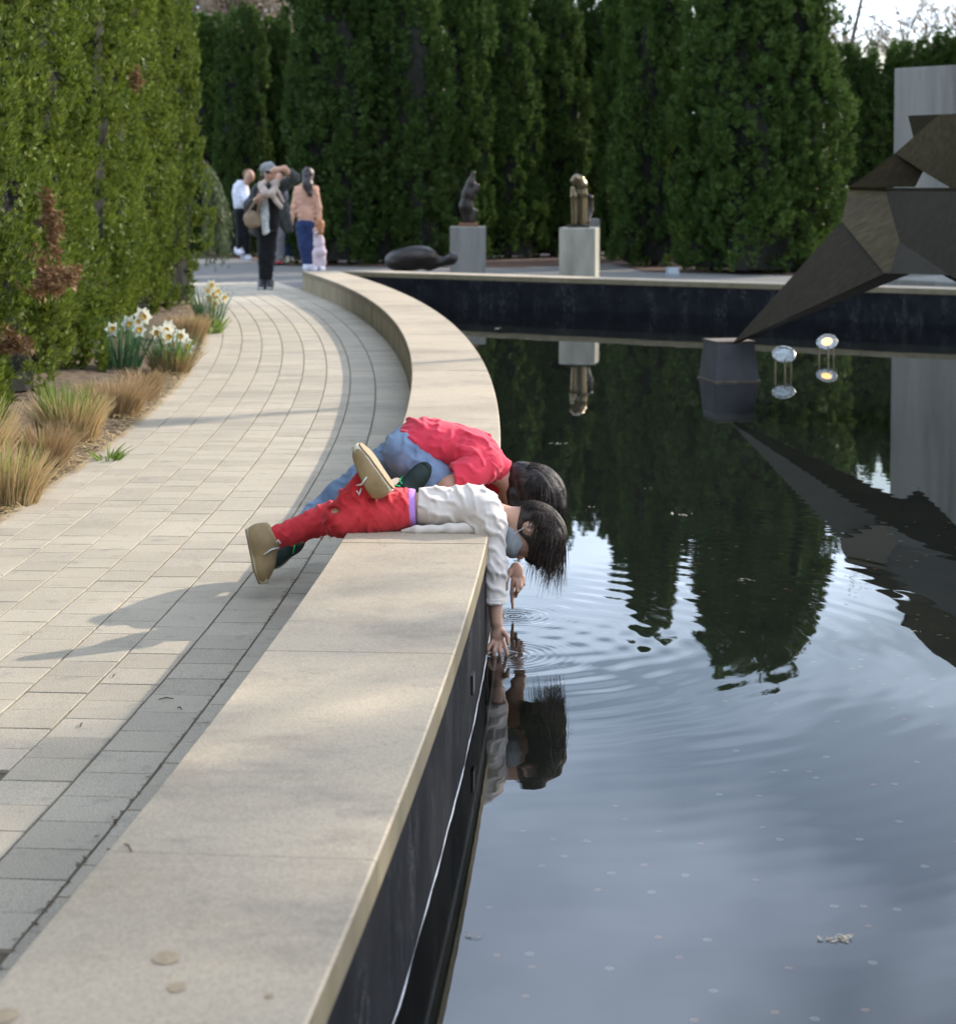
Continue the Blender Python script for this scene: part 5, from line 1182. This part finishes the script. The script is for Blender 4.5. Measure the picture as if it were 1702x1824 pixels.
SKF = M['skin']; Z = Vector((0, 0, 1))
# woman in the grey cap, walking towards the camera
e, part = far_person(25.7, (474, 515), 'woman in grey cap, scarf and long dark coat walking on the path, shading her eyes')
part('body', SKF, [('e', 481, 308, 11.5, 13, 15), [(478, 320, 7), (478, 335, 7)], ('e', 479, 355, 20, 13, 28), ('e', 477, 400, 18, 13, 14), [(470, 405, 11), (468, 455, 8), (467, 500, 5)], [(484, 405, 11), (481, 455, 8), (479, 505, 5)], ('e', 487, 310, 3, 4, 3, -.34),
     [(462, 338, 9), (445, 366, 7, -.1), (463, 352, 5, -.3)], ('e', 464, 350, 6, 5, 6, -.32), [(498, 334, 9), (524, 317, 7, -.1), (506, 300, 5, -.3)], [(508, 300, 4.5, -.3), (490, 302, 4.5, -.36), (483, 305, 3, -.38)]], waves=False)
part('hair', HDK, [('e', 475, 312, 11, 12, 13, .05)], cuts=[(0, 322, (0, 0, -1))], waves=False)
part('cap', GREYC, [('e', 477, 300, 14.5, 15, 11.5, .02), ('e', 484, 303, 14, 9, 2.2, -.32)], .012, .01, cuts=[(0, 307, (0, 0, -1))])
part('sunglasses', M['black'], [[(475, 307, 2.6, -.34), (484, 307, 2.6, -.35), (491, 307, 2.2, -.3)]], .008, .01, waves=False)
part('coat', COAT, [('e', 480, 352, 23, 15, 30), [(465, 350, 14), (462, 385, 13), (458, 412, 10)], [(492, 350, 14), (500, 385, 11), (510, 408, 7)], [(498, 350, 10), (512, 385, 6), (519, 410, 4)], [(461, 338, 11), (444, 366, 9, -.1), (452, 360, 7, -.2)], [(499, 335, 11), (525, 316, 9, -.1), (516, 307, 7, -.2)]], subs=[(484, 375, -.42, 18), (483, 405, -.42, 18)])
part('printed_top', PRINT, [[(474, 350, 11, -.12), (472, 385, 8, -.18), (473, 412, 6, -.18)]])
part('dark_top', BLK, [[(487, 345, 12, -.14), (486, 400, 12, -.12)]])
part('scarf', SCARF, [[(465, 330, 6, -.18), (472, 345, 6, -.36), (484, 346, 6, -.36), (492, 328, 6, -.15), (478, 322, 6, .16), (465, 330, 6, -.18)], [(484, 345, 5, -.34), (492, 358, 5, -.34), (500, 368, 4, -.34)], [(491, 335, 3.5, -.3), (497, 345, 3, -.3), (504, 358, 2.5, -.3)]], .012, .01)
part('trousers', BLK, [('e', 477, 402, 17, 12, 14), [(470, 408, 11.5), (468, 455, 9), (467, 502, 5.5)], [(484, 408, 11.5), (481, 455, 9), (478, 506, 5.5)]])
for hx, tx in ((467, 465), (479, 479)): shoe(K(hx + 1, 512, 25.75), K(tx, 519, 25.5), Z, .24, M['black'], M['psole'], M['psole'], None, e, laces=False)
bagE = empty('shoulder_bag', (K(448, 400, 25.6).x, 25.6, K(448, 402, 25.6).z), 'soft tan shoulder bag hanging at the side of the woman in the cap', 'bag')
S = SDF(.03); S.ell(K(449, 388, 25.5), (.12, .07, .10)).ell(K(451, 398, 25.5), (.11, .07, .06)); S.wave(.004, 40, (1, 0, .3), (0, 1, 1)); S.build('pouch', BAG, bagE, .012)
parent_keep(MB().tube([K(441, 378, 25.45), K(456, 356, 25.4), K(463, 336, 25.5)], .013, 6).build('strap', BAG), bagE); parent_keep(MB().tube([K(459, 380, 25.45), K(462, 356, 25.4), K(465, 336, 25.5)], .013, 6).build('strap', BAG), bagE)
# man in white shirt
e, part = far_person(34.6, (437, 466), 'person in white long-sleeved shirt and black trousers with bowed head, left of the cap')
part('body', SKF, [('e', 444, 314, 9.5, 10, 12), [(438, 325, 6), (432, 335, 6)], ('e', 430, 348, 14, 10, 22), [(433, 335, 7), (438, 355, 5, -.2), (450, 352, 4, -.35)], [(427, 380, 8), (430, 420, 6), (428, 448, 4)], [(436, 380, 8), (438, 420, 6), (440, 455, 4)]], waves=False)
part('hair', HBR, [('e', 442, 311, 10, 10.5, 10.5, .03)], cuts=[(448, 313, (.8, 0, -.6))], waves=False)
part('shirt', WHT, [('e', 429, 345, 15.5, 12, 24), ('e', 428, 362, 12.5, 11, 14), [(432, 335, 8), (439, 355, 6.5, -.2), (448, 353, 5, -.32)]], cuts=[(0, 373, (0, 0, -1))])
part('trousers', BLK, [('e', 429, 378, 13, 11, 11), [(427, 382, 9.5), (429, 420, 7.5), (426, 446, 5)], [(435, 382, 9.5), (438, 420, 7.5), (440, 454, 5)]])
for a_, b_ in (((421, 449), (428, 453)), ((432, 460), (443, 463))): shoe(K(a_[0], a_[1] + 3, 34.7), K(b_[0] + 4, b_[1] + 2, 34.5), Z, .27, SNK, SNK, SNK, None, e, laces=False)
# person in grey skirt, mostly hidden
e, part = far_person(33.5, (494, 471), 'person in long grey skirt mostly hidden behind the woman in the cap')
part('body', SKF, [('e', 497, 318, 8.5, 9, 11), [(496, 328, 5), (496, 338, 5)], ('e', 496, 355, 15, 11, 22), [(490, 390, 8), (490, 462, 4)], [(500, 390, 8), (500, 462, 4)]], waves=False)
part('hair', HBR, [('e', 497, 315, 9.5, 10, 10, .04)], cuts=[(0, 320, (0, 0, -1))], waves=False)
part('jacket', c_('lilac_grey_top', (.33, .29, .33)), [('e', 496, 352, 17, 12.5, 24), [(484, 342, 6), (482, 368, 5), (486, 392, 4)], [(508, 342, 6), (512, 368, 5), (512, 392, 4)]])
part('skirt', GSK, [[(495, 378, 11), (494, 420, 13), (493, 460, 13)]], cuts=[(0, 468, (0, 0, -1))])
for x in (489, 497): shoe(K(x, 471, 33.6), K(x, 474, 33.3), Z, .24, M['sockr'], BLK, BLK, None, e, laces=False)
# person in navy trousers behind
e, part = far_person(34.2, (516, 468), 'person in black jacket and navy trousers half hidden right of the woman in the cap')
part('body', SKF, [('e', 511, 322, 8, 9, 11), [(511, 332, 5), (511, 340, 5)], ('e', 512, 355, 13, 10, 20), [(508, 390, 8), (512, 455, 4)], [(516, 390, 8), (519, 460, 4)], ('e', 519, 413, 3.5, 3.5, 4.5, -.15)], waves=False)
part('hair', HDK, [('e', 511, 319, 9, 9.5, 10, .04)], cuts=[(0, 326, (0, 0, -1))], waves=False)
part('jacket', c_('black_jacket', (.02, .021, .024)), [('e', 511, 358, 14, 11, 26), [(502, 346, 6), (500, 372, 5), (502, 396, 4)], [(519, 346, 6), (523, 376, 5), (520, 408, 4.5, -.1)]])
part('trousers', NAVY, [('e', 512, 388, 12, 10, 10), [(508, 392, 9), (511, 425, 7), (513, 460, 5)], [(517, 392, 9), (519, 425, 7), (520, 462, 5)]])
for x, y in ((510, 466), (520, 467)): shoe(K(x - 3, y + 2, 34.3), K(x + 9, y + 3, 34.0), Z, .28, M['sole'], M['sole'], M['sole'], None, e, laces=False)
# woman in peach jumper, back view
e, part = far_person(31.0, (546, 483), 'woman in peach jumper and navy jeans with long dark hair seen from behind')
part('body', SKF, [('e', 549, 312, 9.5, 10.5, 12.5), [(548, 322, 6), (547, 334, 6)], ('e', 545, 352, 17, 11, 24), ('e', 545, 396, 16, 12, 12), [(529, 340, 6), (523, 370, 5), (519, 398, 4)], [(562, 340, 6), (568, 370, 5), (568, 396, 4)], ('e', 518, 404, 4, 4, 6), ('e', 569, 404, 4, 4, 6), [(538, 400, 10), (542, 440, 7), (547, 480, 4.5)], [(553, 400, 10), (554, 440, 7), (554, 480, 4.5)]], waves=False)
part('hair', HDK, [('e', 549, 311, 11, 12, 14, -.03), [(548, 315, 9.5, -.06), (548, 330, 9, -.13), (552, 345, 5, -.16)], [(546, 325, 6, -.14), (551, 345, 3, -.17)]], .012)
part('jumper', PEACH, [('e', 545, 350, 20, 13.5, 26), ('e', 545, 378, 16.5, 12.5, 24), [(531, 338, 7.5), (524, 368, 5.5), (519, 394, 4.5)], [(560, 338, 7.5), (567, 368, 5.5), (568, 394, 4.5)]], kk=.015, cuts=[(0, 400, (0, 0, -1))])
part('jeans', NAVY, [('e', 545, 398, 17, 13, 12), [(537, 404, 11), (541, 440, 8.5), (547, 480, 6)], [(553, 404, 11), (554, 440, 8.5), (554, 480, 6)]])
for x in (546, 555): shoe(K(x, 483, 30.9), K(x, 485, 31.2), Z, .24, SNK, SNK, SNK, None, e, laces=False)
# toddler
e, part = far_person(30.6, (568, 485), 'small toddler in pale pink romper beside the woman in the peach jumper')
part('body', SKF, [('e', 569, 402, 8, 9, 9.5), [(568, 410, 4), (568, 416, 4)], ('e', 568, 432, 8, 7, 14), [(563, 420, 4), (561, 410, 3.5, -.1), (567, 404, 3)], [(564, 448, 6), (563, 482, 4)], [(572, 448, 6), (573, 482, 4)]], waves=False)
part('hair', pm('ginger_hair', (.30, .12, .035), .6, .3, 30), [('e', 569, 400, 9, 10, 11, -.02), [(570, 400, 7, -.05), (571, 414, 5, -.1)]], .012, waves=False)
part('romper', PINK, [('e', 568, 432, 10, 9, 16), ('e', 570, 448, 11, 11, 10), [(563, 450, 7), (563, 478, 5)], [(573, 450, 7), (574, 478, 5)], [(563, 422, 5), (562, 414, 4, -.1)]])
for x in (563, 574): shoe(K(x, 483, 30.5), K(x, 485, 30.75), Z, .14, SNK, SNK, SNK, None, e, laces=False)
